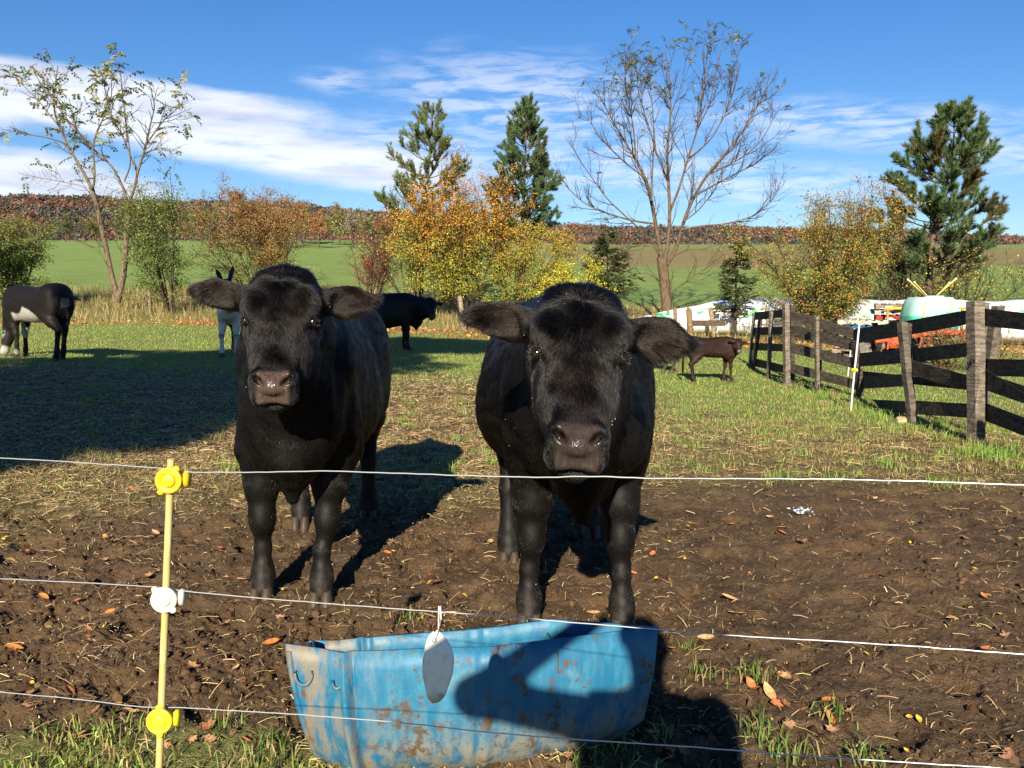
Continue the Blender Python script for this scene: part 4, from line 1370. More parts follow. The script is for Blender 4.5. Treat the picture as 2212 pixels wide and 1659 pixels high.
# ------------------------------------------------------------------ the photographer, standing behind the view, whose shadow falls on the trough
def photographer():
    root = empty('person', (0, 0, 0), 0, 'person photographing the cows with a phone, other hand raised to the brow', 'person')
    f = Field((-.55, -1.0, -.02), (.65, .1, 1.80), .012)
    ox, oy = .055, -.42
    f.loft((ox, oy, 0), (0, 0, 1), (1, 0, 0), (0, 1, 0), np.array([.86, .95, 1.1, 1.25, 1.38, 1.45]), np.array([.17, .185, .17, .20, .21, .12]), np.array([.12, .12, .115, .125, .10, .06]), np.array([-.13, -.12, -.11, -.12, -.10, -.06]), 2.3, .05)
    f.cone((ox, oy, 1.42), (ox, oy + .02, 1.53), .06, .058, .03)
    f.ell((ox, oy + .035, 1.62), (.078, .10, .125), .03); f.ell((ox, oy + .125, 1.60), (.016, .025, .022), .02); f.ell((ox, oy + .07, 1.53), (.045, .05, .035), .03)
    for s in (-1, 1): f.ell((ox + s * .08, oy + .03, 1.61), (.014, .025, .035), .01)
    for s in (-1, 1):
        f.chain([((ox + s * .10, oy, .90), .10), ((ox + s * .11, oy + .02, .48), .062), ((ox + s * .12, oy - .01, .09), .042)], .05)
        f.cone((ox + s * .12, oy - .05, .045), (ox + s * .14, oy + .13, .035), .045, .04, .03)
    
    for s, hnd, elb in ((-1, (-.075, -.235, 1.655), (-.40, -.36, 1.42)), (1, (.06, -.045, 1.245), (.27, -.26, 1.10))):
        f.chain([((ox + s * .19, oy, 1.39), .062), (elb, .046), ((hnd[0] + s * .015, hnd[1] - .06, hnd[2] - .03), .030)], .03)
        f.ell((hnd[0] + s * .012, hnd[1] - .015, hnd[2] - .012), (.022, .045, .04), .02)
        for k in range(4): f.chain([((hnd[0] + s * .012, hnd[1] + .015, hnd[2] - .03 + k * .017), .010), ((hnd[0] - s * .012, hnd[1] + .026, hnd[2] - .03 + k * .017), .0085), ((hnd[0] - s * .03, hnd[1] + .018, hnd[2] - .028 + k * .016), .0075)], .008)
        f.chain([((hnd[0] + s * .005, hnd[1] - .03, hnd[2] + .015), .011), ((hnd[0] - s * .02, hnd[1] - .024, hnd[2] + .03), .009)], .01)
    v, q = f.mesh()
    skin = (v[:, 2] > 1.5) | ((v[:, 1] > oy + .27) & (v[:, 2] > 1.1))
    col = np.where(skin[:, None], np.array([[.42, .25, .18]]), np.where((v[:, 2] > .93)[:, None], np.array([[.05, .06, .10]]), np.array([[.06, .07, .12]])))
    col[v[:, 2] < .09] = (.05, .035, .025)
    skin_object('body', v, q, col, np.zeros(len(v)), root)
    g = MB(); sv, sf = ico_sphere(3)
    sv = sv * np.array([.088, .112, .125]) + (ox, oy + .02, 1.64); k = sf[(sv[sf].mean(1)[:, 2] > 1.62) | (sv[sf].mean(1)[:, 1] < oy - .0)]
    g.add(sv, k, (.06, .035, .02)); g.build('hair', M_COL, root)
    p = empty('phone', (0, -.032, 1.25), 0, 'black phone held up by the photographer', 'phone')
    g = MB(); g.box((-.07, -.004, -.034), (.07, .004, .034), (.02, .02, .022)); g.build('case', M_COL, p)
    return root


photographer()
# ================================================================== TROUGH: a blue plastic drum cut open along its side
def f_trough(nt, b):
    co = objco(nt)
    n1 = nt.noise(nt.scaled(co, (1, 1, 1)), 7, 6, .68); n2 = nt.noise(co, 26, 6, .7); n3 = nt.noise(nt.scaled(co, (1.2, 1.2, .35)), 22, 5, .65)
    sx = nt.n('ShaderNodeSeparateXYZ'); nt.put(sx.inputs[0], co)
    c = nt.mix(nt.ramp(n3, .4, .72), (.010, .120, .235), (.022, .18, .30))
    c = nt.mix(nt.ramp(n1, .54, .72, 0, .5), c, (.15, .25, .28))                       # scuffed pale
    low = nt.ramp(sx.outputs[2], .02, .24, 1, .05)
    c = nt.mix(nt.m('MULTIPLY', low, nt.ramp(n3, .34, .60)), c, (.21, .185, .135))        # dried mud low down
    spots = nt.m('MULTIPLY', nt.ramp(n2, .56, .62), nt.ramp(n1, .36, .56, .08, 1))
    c = nt.mix(nt.m('MULTIPLY', spots, .85), c, (.10, .060, .030))
    spots2 = nt.m('MULTIPLY', nt.ramp(nt.noise(co, 9, 7, .78), .55, .60), nt.ramp(n2, .42, .52))
    c = nt.mix(nt.m('MULTIPLY', spots2, .9), c, (.085, .050, .024))
    drag = nt.m('MULTIPLY', nt.ramp(n3, .44, .62), nt.ramp(sx.outputs[0], -.18, -.46, 0, .9))
    c = nt.mix(drag, c, (.20, .155, .10))
    nt.put(b.inputs['Base Color'], c)
    nt.put(b.inputs['Roughness'], nt.ramp(n1, .4, .7, .46, .75))
    b.inputs['Specular IOR Level'].default_value = .4
    bump(nt, b, n2, .004, .5)


M_TROUGH = material('blue_plastic', fn=f_trough)
NL, FL_ = at(612, 1397, 2.15), at(682, 1386, 2.36)         # rim corners: near left, far left
NR_, FR = at(1420, 1353, 2.33), at(1405, 1349, 2.49)
tro = empty('feed_trough', ((NL.x + NR_.x) / 2, 2.33, 0), 0, 'blue plastic half drum feed trough, scratched and muddy, on the ground below the wires', 'trough')
ts = tro.location
NS, NT_ = 200, 44
ss = np.linspace(0, 1, NS)


def rim_near(s): return np.stack([np.interp(s, [0, .15, 1], [NL.x, NL.x + .135, NR_.x]), np.interp(s, [0, .15, .55, 1], [2.17, 2.145, 2.18, 2.33]), np.interp(s, [0, .15, .5, 1], [NL.z, .362, .362, NR_.z])], -1)
def rim_far(s): return np.stack([np.interp(s, [0, .1, .75, 1], [FL_.x - .02, FL_.x + .06, at(1190, 1338, 2.44).x, FR.x]), np.interp(s, [0, .5, .75, 1], [2.37, 2.40, 2.43, 2.47]), np.interp(s, [0, .1, .6, .75, 1], [FL_.z, FL_.z, at(1040, 1352, 2.42).z, at(1190, 1338, 2.43).z, FR.z])], -1)


def trough_pt(s, th, grow=0.0):
    """th runs 0 (near rim) .. pi (far rim)"""
    n_, f_ = rim_near(s), rim_far(s)
    depth = np.interp(s, [0, .06, .15, .5, .8, .92, 1], [.31, .335, .350, .355, .345, .325, .27])
    bul = np.interp(s, [0, .12, .5, .85, 1], [.01, .03, .045, .045, .03])
    k = (1 - np.cos(th)) / 2
    base = n_ * (1 - k)[..., None] + f_ * k[..., None]
    sn = np.sin(th)
    w = np.stack([np.zeros_like(th), -np.cos(th) * bul * sn ** .6, -depth * sn ** .75], -1)
    p = base + w
    # moulded hoops
    hoop = grow + .022 * np.exp(-((s - .168) / .009) ** 2) - .010 * np.exp(-((s - .190) / .008) ** 2) + .006 * np.exp(-((s - .50) / .010) ** 2) + .006 * np.exp(-((s - .54) / .010) ** 2) - .006 * np.exp(-((s - .10) / .03) ** 2)
    out_ = np.stack([np.zeros_like(th), -np.cos(th), -sn * 1.0], -1)
    p = p + out_ * hoop[..., None] * np.minimum(1, sn * 4 + .35)[..., None]
    p = p + out_ * (.006 * perlin(s * 6, th * 2, 3))[..., None]
    shift = np.interp(s, [0, .3, 1], [.055, 0, -.035]) * sn       # ends lean in towards the floor
    p[..., 0] += shift
    return p


s2, t2 = np.meshgrid(ss, np.linspace(0, math.pi, NT_), indexing='ij')
V = trough_pt(s2, t2).reshape(-1, 3) - np.array(ts)
i = np.arange(NS - 1)[:, None] * NT_; j = np.arange(NT_ - 1)[None]
q = np.stack([i + j, i + j + 1, i + NT_ + j + 1, i + NT_ + j], -1).reshape(-1, 4)
g = MB(); g.add(V, q)
shell = g.build('shell', M_TROUGH, tro)
md = shell.modifiers.new('thick', 'SOLIDIFY'); md.thickness = .008; md.offset = 0
for nm, s_e, dx in (('end_wall', 0.012, .0), ('end_wall', .985, .0)):
    th = np.linspace(0, math.pi, NT_)
    E = trough_pt(np.full(NT_, s_e), th) - np.array(ts)
    c_ = (E[0] + E[-1]) / 2
    g = MB(); rings = []
    for k in np.linspace(0, 1, 9):
        rr = c_ + (E - c_) * (1 - k * .98); rr[:, 0] += (.028 if s_e < .5 else -.028) * math.sin(k * math.pi / 2)
        rings.append(rr)
    V = np.vstack(rings); i = np.arange(8)[:, None] * NT_; j = np.arange(NT_ - 1)[None]
    g.add(V, np.stack([i + j, i + j + 1, i + NT_ + j + 1, i + NT_ + j], -1).reshape(-1, 4))
    o = g.build(nm, M_TROUGH, tro); md = o.modifiers.new('thick', 'SOLIDIFY'); md.thickness = .006
# raised lip of the drum head, moulded lugs and the tie wire over the opening
g = MB(); th = np.linspace(.02, math.pi - .02, 40)
g.tube(trough_pt(np.full(40, .01), th, .004) - np.array(ts), .008, 8); g.build('end_lip', M_TROUGH, tro)
for s0, r_ in ((.045, .022), (.148, .012)):
    a0 = trough_pt(np.array([s0]), np.array([.16]), .004)[0] - np.array(ts)
    g = MB(); ph = np.linspace(math.pi * .95, math.pi * 2.05, 18)
    g.tube(np.stack([a0[0] + r_ * np.cos(ph), a0[1] - .006 + 0 * ph, a0[2] + r_ * 1.5 * np.sin(ph) + .018], -1), .0045, 6); g.build('lug', M_TROUGH, tro)
M_WIRE = material('galvanised_wire', (.62, .63, .64), .38, .5, metal=.55)
M_RUST = material('rusty_wire', (.09, .06, .04), .6, .3)
g = MB(); a0, b0_ = trough_pt(np.array([.72]), np.array([.05]))[0], trough_pt(np.array([.74]), np.array([math.pi - .08]))[0]
g.tube(np.array([a0 + (0, -.012, -.05), a0 + (0, -.006, .008), b0_ + (0, .008, .010), b0_ + (0, .01, -.06)]) - np.array(ts), .0022, 6); g.build('tie_wire', M_RUST, tro)
# feed left in the bottom
g = MB(); n = 700
sx_ = rng.uniform(.06, .94, n); fx_ = (rim_near(sx_) + rim_far(sx_)) / 2
P = fx_ - np.array(ts); P[:, 2] = .012 + .03 * rng.random(n); P[:, 1] += rng.normal(0, .035, n)
D = rng.normal(size=(n, 3)); D[:, 2] *= .3
g.leaves(P, D, rng.uniform(.03, .09, n), .002, pick([(.4, .3, .14), (.5, .38, .2)], n))
tag(g.build('hay', M_COL, tro), kind='stuff')

# ================================================================== ELECTRIC FENCE
PP, QQ = (-.63, 1.62), (.66, 1.13)           # the run of the wires
g_rod = gp(336, 1740)
rod_top = on_plane(369, 1012, PP, QQ); rod_mid = on_plane(352, 1420, PP, QQ); rod_low = on_plane(344, 1650, PP, QQ)
d_ = (rod_low - rod_top).normalized()
kz = (rod_low.z - float(ground_z(rod_low.x, rod_low.y)) + .12) / -d_.z
rod_bot = rod_low + d_ * kz
rod = empty('fence_rod', (rod_bot.x, rod_bot.y, 0), 0, 'thin yellowed fibreglass fence rod carrying two yellow and one white insulator', 'fence post')


def f_rod(nt, b):
    co = objco(nt); n_ = nt.noise(nt.scaled(co, (40, 40, 7)), 1, 5, .6); n2 = nt.noise(nt.scaled(co, (200, 200, 8)), 1, 3)
    c = nt.mix(nt.ramp(n_, .4, .65), (.50, .37, .14), (.56, .46, .24))
    c = nt.mix(nt.ramp(n2, .55, .7, 0, .6), c, (.27, .21, .05))
    nt.put(b.inputs['Base Color'], c)


g = MB(); tp = [rod_top + d_ * t_ - rod.location for t_ in np.linspace(-.018, (rod_bot - rod_top).length, 14)]
g.tube(tp, .0068, 14); g.build('rod', material('fibreglass', rough=.55, fn=f_rod), rod)


def f_plastic(c0, c1):
    def f(nt, b):
        n_ = nt.noise(objco(nt), 45, 5, .65)
        nt.put(b.inputs['Base Color'], nt.mix(nt.ramp(n_, .55, .75), c0, c1))
        bump(nt, b, n_, .001, .4)
    return f


M_YEL = material('yellow_plastic', rough=.42, spec=.45, fn=f_plastic((.66, .41, .012), (.5, .30, .025)))
M_YEL2 = material('bright_yellow_plastic', rough=.42, spec=.45, fn=f_plastic((.72, .58, .016), (.55, .42, .03)))
M_WHT = material('white_plastic', rough=.5, spec=.4, fn=f_plastic((.60, .57, .47), (.42, .38, .28)))


def disc_rings(g, M, prof, k=36):
    """lathe: prof = (radius, along) pairs, axis along M's z"""
    th = np.arange(k) * 2 * math.pi / k
    V = np.vstack([np.stack([r_ * np.cos(th), r_ * np.sin(th), np.full(k, z_)], -1) for r_, z_ in prof])
    V = np.array([M @ Vector(p) for p in V])
    i = np.arange(len(prof) - 1)[:, None] * k; j = np.arange(k)[None]; j2_ = (j + 1) % k
    g.add(V, np.stack([i + j, i + j2_, i + k + j2_, i + k + j], -1).reshape(-1, 4))


INS = [(368, 1036, M_YEL, 'yellow insulator at the top of the fence rod', 55), (355, 1292, M_WHT, 'white insulator halfway up the fence rod', 130), (341, 1552, M_YEL2, 'bright yellow insulator low on the fence rod', 92)]
wire_pts = []
rin = .0245
for px, py, mt, lb, lugang in INS:
    p = on_plane(px, py, PP, QQ)
    t_ = (p - rod_top).dot(d_); onrod = rod_top + d_ * t_
    ax = (Vector((0.05, .0, EYE)) - onrod); ax.z *= .25; ax.normalize()
    ax = (ax + Vector((-.35, 0, 0))).normalized()
    x_ = Vector((0, 0, 1)).cross(ax).normalized(); y_ = ax.cross(x_)
    M = Matrix(((x_.x, y_.x, ax.x, onrod.x - rod.location.x), (x_.y, y_.y, ax.y, onrod.y - rod.location.y), (x_.z, y_.z, ax.z, onrod.z - rod.location.z), (0, 0, 0, 1)))
    ins = empty('insulator', (0, 0, 0)); ins.parent = rod; ins['label'] = lb
    g = MB()
    disc_rings(g, M, [(.0001, .010), (rin * .52, .010), (rin * .60, .0105), (rin * .62, .013), (rin * .66, .013), (rin * .68, .0115), (rin * .72, .0135), (rin * .96, .0135), (rin, .012), (rin, .007), (rin * .8, .006), (.0095, .004), (.0095, -.012), (.0001, -.012)])
    disc_rings(g, M, [(.0001, .0155), (rin * .42, .0155), (rin * .5, .0145), (rin * .52, .010)])
    for sgn in (0, 180):
        a_l = R(lugang + sgn)
        Ml = M @ Matrix.Translation((math.cos(a_l) * (rin + .001), math.sin(a_l) * (rin + .001), .010))
        disc_rings(g, Ml, [(.0001, .0035), (.0055, .003), (.0065, .001), (.0065, -.003), (.0001, -.003)], 16)
    g.build('cap', mt, ins)
    g = MB()
    disc_rings(g, M, [(.012, .0), (.013, -.02), (.0001, -.022)], 20)
    Mh = M @ Matrix.Rotation(R(90), 4, 'Y') @ Matrix.Translation((.008, 0, -.004))
    disc_rings(g, Mh, [(.0001, -.005), (.0125, -.005), (.0125, .010), (.015, .011), (.015, .018), (.0115, .019), (.0115, .028), (.0155, .029), (.0155, .036), (.0001, .037)], 20)
    g.build('wire_holder', mt, ins)
W_TOP = [(-260, 975), (0, 993), (130, 1000), (340, 1015), (400, 1024), (560, 1024), (700, 1021), (900, 1028), (1050, 1033), (1180, 1036), (1290, 1033), (1390, 1038), (1600, 1039), (1800, 1040), (2000, 1045), (2212, 1053), (2500, 1064)]
W_MID = [(-260, 1238), (0, 1256), (170, 1264), (330, 1274), (400, 1284), (560, 1299), (760, 1315), (930, 1328), (1060, 1337), (1230, 1352), (1400, 1366), (1600, 1383), (1800, 1394), (2000, 1407), (2212, 1423), (2500, 1444)]
W_LOW = [(-260, 1480), (0, 1503), (160, 1518), (300, 1536), (390, 1537), (620, 1551), (860, 1570), (1050, 1592), (1200, 1605), (1500, 1625), (1700, 1642), (2000, 1662), (2212, 1675), (2500, 1695)]
for pts, lb in ((W_TOP, 'uppermost thin wire of the electric fence crossing the right cow at its chin'), (W_MID, 'middle fence wire with the white tag hanging on it'), (W_LOW, 'lowest fence wire running in front of the blue trough')):
    xs_ = np.linspace(pts[0][0], pts[-1][0], 240); ys_ = np.interp(xs_, [p[0] for p in pts], [p[1] for p in pts])
    ker = np.hanning(9); ker /= ker.sum(); ysm = np.convolve(np.pad(ys_, 4, mode='edge'), ker, mode='valid')
    ysm = ysm + 1.1 * perlin(xs_ / 45.0, xs_ * 0 + pts[0][1], 5)
    P = [on_plane(a, b, PP, QQ) + Vector((0, .016, 0)) for a, b in zip(xs_, ysm)]
    P = [P[0] + (P[0] - P[2]).normalized() * 3.2] + P + [P[-1] + (P[-1] - P[-3]).normalized() * 2.2]
    g = MB(); g.tube(P, .00105, 8)
    tag(g.build('fence_wire', M_WIRE), lb, 'fence wire', 'wires of the electric fence')

# the tag hanging from the middle wire
hk = on_plane(945, 1330, PP, QQ) + Vector((0, .016, 0))
tg = empty('hanging_tag', tuple(hk), 0, 'white oval plastic tag hanging by a hook from the middle wire', 'tag')
k_ = hk.y / F
g = MB(); g.tube(np.array([(0, 0, -.030), (.001, 0, .010), (.004, 0, .011), (.0045, 0, -.012)]) * np.array([1, 1, 1.0]), .0011, 6, (.75, .70, .66)); g.build('clip', M_COL, tg)
g = MB(); g.tube(np.array([(.0045, 0, -.012), (0, -.001, -.03), (-.006, -.002, -.055), (-.007, -.003, -.060)]), .0008, 6, (.25, .25, .26)); g.build('hook', M_COL, tg)
top_z = -(1375 - 1330) * k_ * 1.02; bot_z = -(1536 - 1330) * k_ * 1.02
g = MB(); rows, cols_ = 28, 9; V = []
for r_ in range(rows):
    s = r_ / (rows - 1); z_ = top_z + (bot_z - top_z) * s
    wl = np.interp(s, [0, .06, .2, .4, .6, .8, .93, 1], [.002, .012, .022, .0275, .026, .019, .014, .006])
    cx_ = np.interp(s, [0, .3, .6, 1], [-.006, -.001, -.003, -.006])
    for c_ in range(cols_):
        u_ = c_ / (cols_ - 1) * 2 - 1
        V.append((cx_ + u_ * wl * (1.0 if u_ > 0 else .92), .006 * abs(u_ + .35) ** 1.3 - .004 * math.sin(s * 3.1), z_))
f_ = [(r_ * cols_ + c_, r_ * cols_ + c_ + 1, (r_ + 1) * cols_ + c_ + 1, (r_ + 1) * cols_ + c_) for r_ in range(rows - 1) for c_ in range(cols_ - 1)]
g.add(np.array(V), f_)


def f_tag(nt, b):
    co = objco(nt); sx = nt.n('ShaderNodeSeparateXYZ'); nt.put(sx.inputs[0], co)
    n_ = nt.noise(co, 60, 5, .65)
    c = nt.mix(nt.ramp(n_, .45, .75), (.86, .85, .82), (.72, .70, .64))
    c = nt.mix(nt.m('MULTIPLY', nt.ramp(sx.outputs[2], bot_z + .022, bot_z + .004), .7), c, (.38, .31, .19))
    nt.put(b.inputs['Base Color'], c)


o = g.build('plate', material('tag_plastic', rough=.45, fn=f_tag), tg); md = o.modifiers.new('thick', 'SOLIDIFY'); md.thickness = .0018
for zz_, xx in ((top_z - .012, -.007), (bot_z + .014, .004)):
    g = MB(); ph = np.linspace(0, 2 * math.pi, 14); g.tube(np.stack([xx + .0028 * np.cos(ph), np.full(14, -.0045), zz_ + .0034 * np.sin(ph)], -1), .0009, 5, (.35, .33, .3)); g.build('eyelet', M_COL, tg)


# ================================================================== BOARD FENCE
def f_wood(nt, b):
    co = objco(nt)
    n_ = nt.noise(nt.scaled(co, (2, 2, 9)), 3.5, 6, .7); n2 = nt.noise(nt.scaled(co, (14, 14, 60)), 1.0, 4, .65); n3 = nt.noise(co, 2.2, 4)
    c = nt.attr('Col')
    dk = nt.mix(1.0, c, (.42, .40, .38), 'MULTIPLY'); lt = nt.mix(1.0, c, (1.75, 1.6, 1.45), 'MULTIPLY')
    c = nt.mix(nt.ramp(n_, .38, .62), dk, c)
    c = nt.mix(nt.ramp(n2, .55, .72), c, lt)
    c = nt.mix(nt.ramp(n3, .56, .7, 0, .5), c, nt.mix(.5, c, (.10, .10, .055)))
    nt.put(b.inputs['Base Color'], c)
    bump(nt, b, nt.m('ADD', n2, n_), .006, .7)


M_WOOD = material('weathered_wood', rough=.9, spec=.15, fn=f_wood)


def cd(cx, cy): return 1362.6 + .3840 * cx, 584 + .3840 * cy        # from an enlarged view of the fence to view px


DARK = (.085, .070, .057); GREY = (.20, .17, .14); GREY2 = (.14, .12, .10)
fence = empty('board_fence', tuple(gp(1700, 834)), 0, 'old sagging fence of dark horizontal boards on leaning grey posts', 'fence')
fo = fence.location
DEPTH = {}


def spost(top, base, w, col, depth_shift=0, name='post', sidew=.5):
    bx, by = cd(*base); tx, ty = cd(*top)
    b_ = gp(bx, by); b_ = Vector((b_.x, b_.y + depth_shift, float(ground_z(b_.x, b_.y + depth_shift))))
    t_ = at(tx, ty, b_.y)
    ww = w * .384 * b_.y / F / 2
    ax = (t_ - b_); n = 9
    g = MB()
    ring = []
    for k in range(n):
        p = b_ + ax * (k / (n - 1)) - Vector((0, 0, .15 if k == 0 else 0))
        jx, jy = rng.normal(0, .002, 2)
        d_ = ww * sidew * 2
        for sx_, sy_ in ((-1, -1), (1, -1), (1, 1), (-1, 1)):
            # posts stand a little askew to the view
            ca, sa = math.cos(.32), math.sin(.32)
            qx, qy = sx_ * ww * .86, sy_ * max(d_, .03)
            ring.append((p.x + qx * ca - qy * sa * .5 + jx - fo.x, p.y + qx * sa * .5 + qy * ca + jy - fo.y, p.z - fo.z + (rng.normal(0, .006) if k == n - 1 else 0)))
    V = np.array(ring); i = np.arange(n - 1)[:, None] * 4; j = np.arange(4)[None]; j2_ = (j + 1) % 4
    g.add(V, np.stack([i + j, i + j2_, i + 4 + j2_, i + 4 + j], -1).reshape(-1, 4), col)
    g.add(V[-4:], [(0, 1, 2, 3)], col)
    g.build(name, M_WOOD, fence, smooth_=False)
    return b_.y


Y_END = spost((693, 240), (670, 535), 14, GREY)
Y_2 = spost((790, 228), (775, 608), 20, GREY)
Y_BIG = spost((872, 186), (878, 650), 34, GREY)
spost((905, 196), (935, 620), 26, DARK, .25)
Y_4 = spost((1045, 256), (1050, 690), 22, GREY)
spost((1068, 300), (1085, 660), 22, DARK, .22)
Y_J = spost((1262, 395), (1335, 728), 38, DARK, .25)
Y_L = spost((1525, 290), (1585, 866), 46, GREY2)
spost((1560, 300), (1620, 860), 30, DARK, .20)
Y_M = spost((1938, 176), (1945, 972), 76, GREY)
spost((1990, 182), (2010, 930), 40, GREY2, .22)
spost((2068, 198), (2058, 1002), 56, GREY2, .35)
spost((735, 250), (705, 560), 22, DARK, .25)
Y_R = 5.65
spost((2880, 170), (2890, 1270), 76, GREY)


def board(a, b, h, ya, yb, col=DARK, push=.07, sag=0.0):
    """a nailed board from a to b (enlarged-view px, mid height) standing just behind the posts"""
    n = 8; g = MB(); V = []
    for k in range(n):
        s = k / (n - 1)
        px, py = cd(a[0] + (b[0] - a[0]) * s, a[1] + (b[1] - a[1]) * s + sag * math.sin(math.pi * s))
        # straight in plan
        y_ = 1 / ((1 - s) / (ya + push) + s / (yb + push))
        p = at(px, py, y_); hh = h * .384 * y_ / F / 2 * (1 + rng.normal(0, .012))
        if k == 0: p0 = p
        for sz, sy in ((-1, -.013), (1, -.013), (1, .013), (-1, .013)):
            V.append((p.x + sy * .8 - fo.x, p.y + sy * .6 - fo.y, p.z + sz * hh - fo.z))
    V = np.array(V); i = np.arange(n - 1)[:, None] * 4; j = np.arange(4)[None]; j2_ = (j + 1) % 4
    g.add(V, np.stack([i + j, i + 4 + j, i + 4 + j2_, i + j2_], -1).reshape(-1, 4), np.array(col) * rng.uniform(.8, 1.25))
    g.add(V[:4], [(0, 1, 2, 3)], col); g.add(V[-4:], [(3, 2, 1, 0)], col)
    g.build('board', M_WOOD, fence, smooth_=False)


for a, b, h in (((697, 258), (862, 242), 44), ((694, 343), (862, 338), 44), ((686, 428), (862, 436), 42), ((676, 512), (862, 556), 44)):
    board(a, b, h, Y_END, Y_BIG)
for a, b, h in (((885, 250), (1250, 354), 56), ((888, 336), (1255, 420), 62), ((890, 432), (1262, 524), 58), ((895, 550), (1282, 648), 52), ((898, 642), (1290, 742), 40)):
    board(a, b, h, Y_BIG, Y_J, sag=rng.uniform(-3, 6))
for a, b, h in (((1255, 372), (1900, 262), 82), ((1278, 504), (1900, 446), 78)):
    board(a, b, h, Y_J, Y_M, sag=3)
board((1300, 632), (1535, 618), 70, Y_J, Y_L); board((1562, 543), (1905, 636), 84, Y_L, Y_M)
board((1300, 588), (1905, 652), 44, Y_J, Y_M, push=.28); board((1318, 758), (1560, 772), 70, Y_J, Y_L); board((1585, 770), (1905, 790), 78, Y_L, Y_M)
for a, b, h in (((1975, 262), (2900, 361), 96), ((1978, 546), (2900, 562), 98), ((1978, 620), (2900, 930), 94), ((1978, 790), (2900, 1140), 98)):
    board(a, b, h, Y_M, Y_R)
# insulator nailed to the big post
pin = at(*cd(1921, 512), Y_M - .085)
g = MB(); n_ = 7
for k in range(n_):
    ph = np.linspace(0, 2 * math.pi, 16); rr = .016 + .006 * rng.random()
    g.tube(np.stack([rr * np.cos(ph), np.full(16, -.01 + .004 * k) + .006 * rng.normal(size=16) * .4, rr * 1.2 * np.sin(ph)], -1) + np.array(pin) - np.array(fo), .0035, 5, (.012, .012, .013))
g.build('insulator', M_COL, fence)
g = MB(); g.tube([pin - fo, at(*cd(1750, 526), Y_M + .8) - fo, at(*cd(1560, 545), Y_L + .6) - fo], .002, 4, (.04, .04, .04)); g.tube([pin - fo, at(*cd(1978, 545), Y_M - .12) - fo, at(*cd(2230, 700), 7.0) - fo], .002, 4, (.04, .04, .04))
g.build('strand', M_COL, fence)


# ------------------------------------------------------------------ step-in posts of white plastic
def stepin(top, base, label, clip=None, w=.010, dy=0):
    b_ = gp(*base); b_.y += dy; b_.z = float(ground_z(b_.x, b_.y)); t_ = at(*top, b_.y)
    o = empty('step_in_post', tuple(b_), 0, label, 'fence post', 'white step-in fence posts')
    g = MB(); v_ = t_ - b_
    g.tube([Vector((0, 0, -.1)), v_ * .3, v_ * .7, v_], w, 8, (.70, .69, .66)); g.build('stake', M_COL, o)
    if clip:
        p = at(*clip, b_.y) - b_
        g = MB(); ph = np.linspace(0, 2 * math.pi, 12)
        g.tube(np.stack([p.x + .030 * np.cos(ph), p.y + .012 * np.sin(ph) - .01, p.z + .012 * np.sin(2 * ph)], -1), .012, 6, (.82, .66, .02)); g.build('clip', M_COL, o)


stepin(cd(1287, 290), cd(1236, 790), 'white plastic step-in post with a yellow clip at the sagging board fence', cd(1257, 560), .011)
stepin(cd(1236, 455), cd(1220, 597), 'short white step-in post seen through the fence boards', None, .010)
stepin((1556, 676), (1546, 733), 'white step-in post with a yellow clip before the white silage bag', (1546, 728), .012)


# ------------------------------------------------------------------ old wooden posts
def wpost(top, base, w, label, col=(.26, .20, .14), broken=False):
    b_ = gp(*base); t_ = at(*top, b_.y)
    o = empty('wooden_post', tuple(b_), 0, label, 'post', 'old wooden posts along the far fence line')
    g = MB(); v_ = t_ - b_; r_ = w * b_.y / F / 2
    g.tube([Vector((0, 0, -.15)), v_ * .33 + Vector((.008, 0, 0)), v_ * .66, v_ * .97, v_], [r_ * 1.05, r_, r_ * .97, r_ * .92, r_ * .6], 9, col)
    if broken:
        for k in range(5):
            a = rng.uniform(0, 6.28); q_ = v_ + Vector((r_ * .6 * math.cos(a), r_ * .6 * math.sin(a), -.05)); g.tube([q_, q_ + Vector((rng.normal(0, .02), 0, rng.uniform(.06, .18)))], [r_ * .35, .006], 5, col)
    g.build('shaft', M_WOOD, o)
    return o


wpost((322, 619), (324, 681), 7, 'thin grey post in the weeds beside the green bush on the left')
wpost((993, 640), (1003, 712), 11, 'leaning pale post at the edge of the orange leaf litter', (.36, .29, .20))
wpost((1534, 664), (1545, 730), 11, 'slanting wooden post before the white silage bag', (.34, .25, .15))
wpost((1488, 668), (1492, 735), 14, 'broken splintered post by the right hand locust trunk', (.24, .17, .10), True)
wpost((1412, 678), (1418, 735), 10, 'broken stub of a post left of the locust trunk', (.30, .20, .11), True)
wpost((1458, 664), (1460, 735), 9, 'narrow post close against the locust trunk', (.26, .17, .11))
wpost((1656, 664), (1662, 740), 10, 'post behind the far end of the board fence', (.30, .24, .17))
g = MB(); p0, p1 = at(1496, 698, gp(1492, 735).y), at(1538, 697, gp(1545, 730).y); o = empty('rail', tuple(p0), 0, 'weathered rail nailed between two old posts', 'rail')
g.box((0, -.02, -.09), (p1.x - p0.x, .02, .09), (.10, .08, .06)); g.build('plank', M_WOOD, o, smooth_=False)

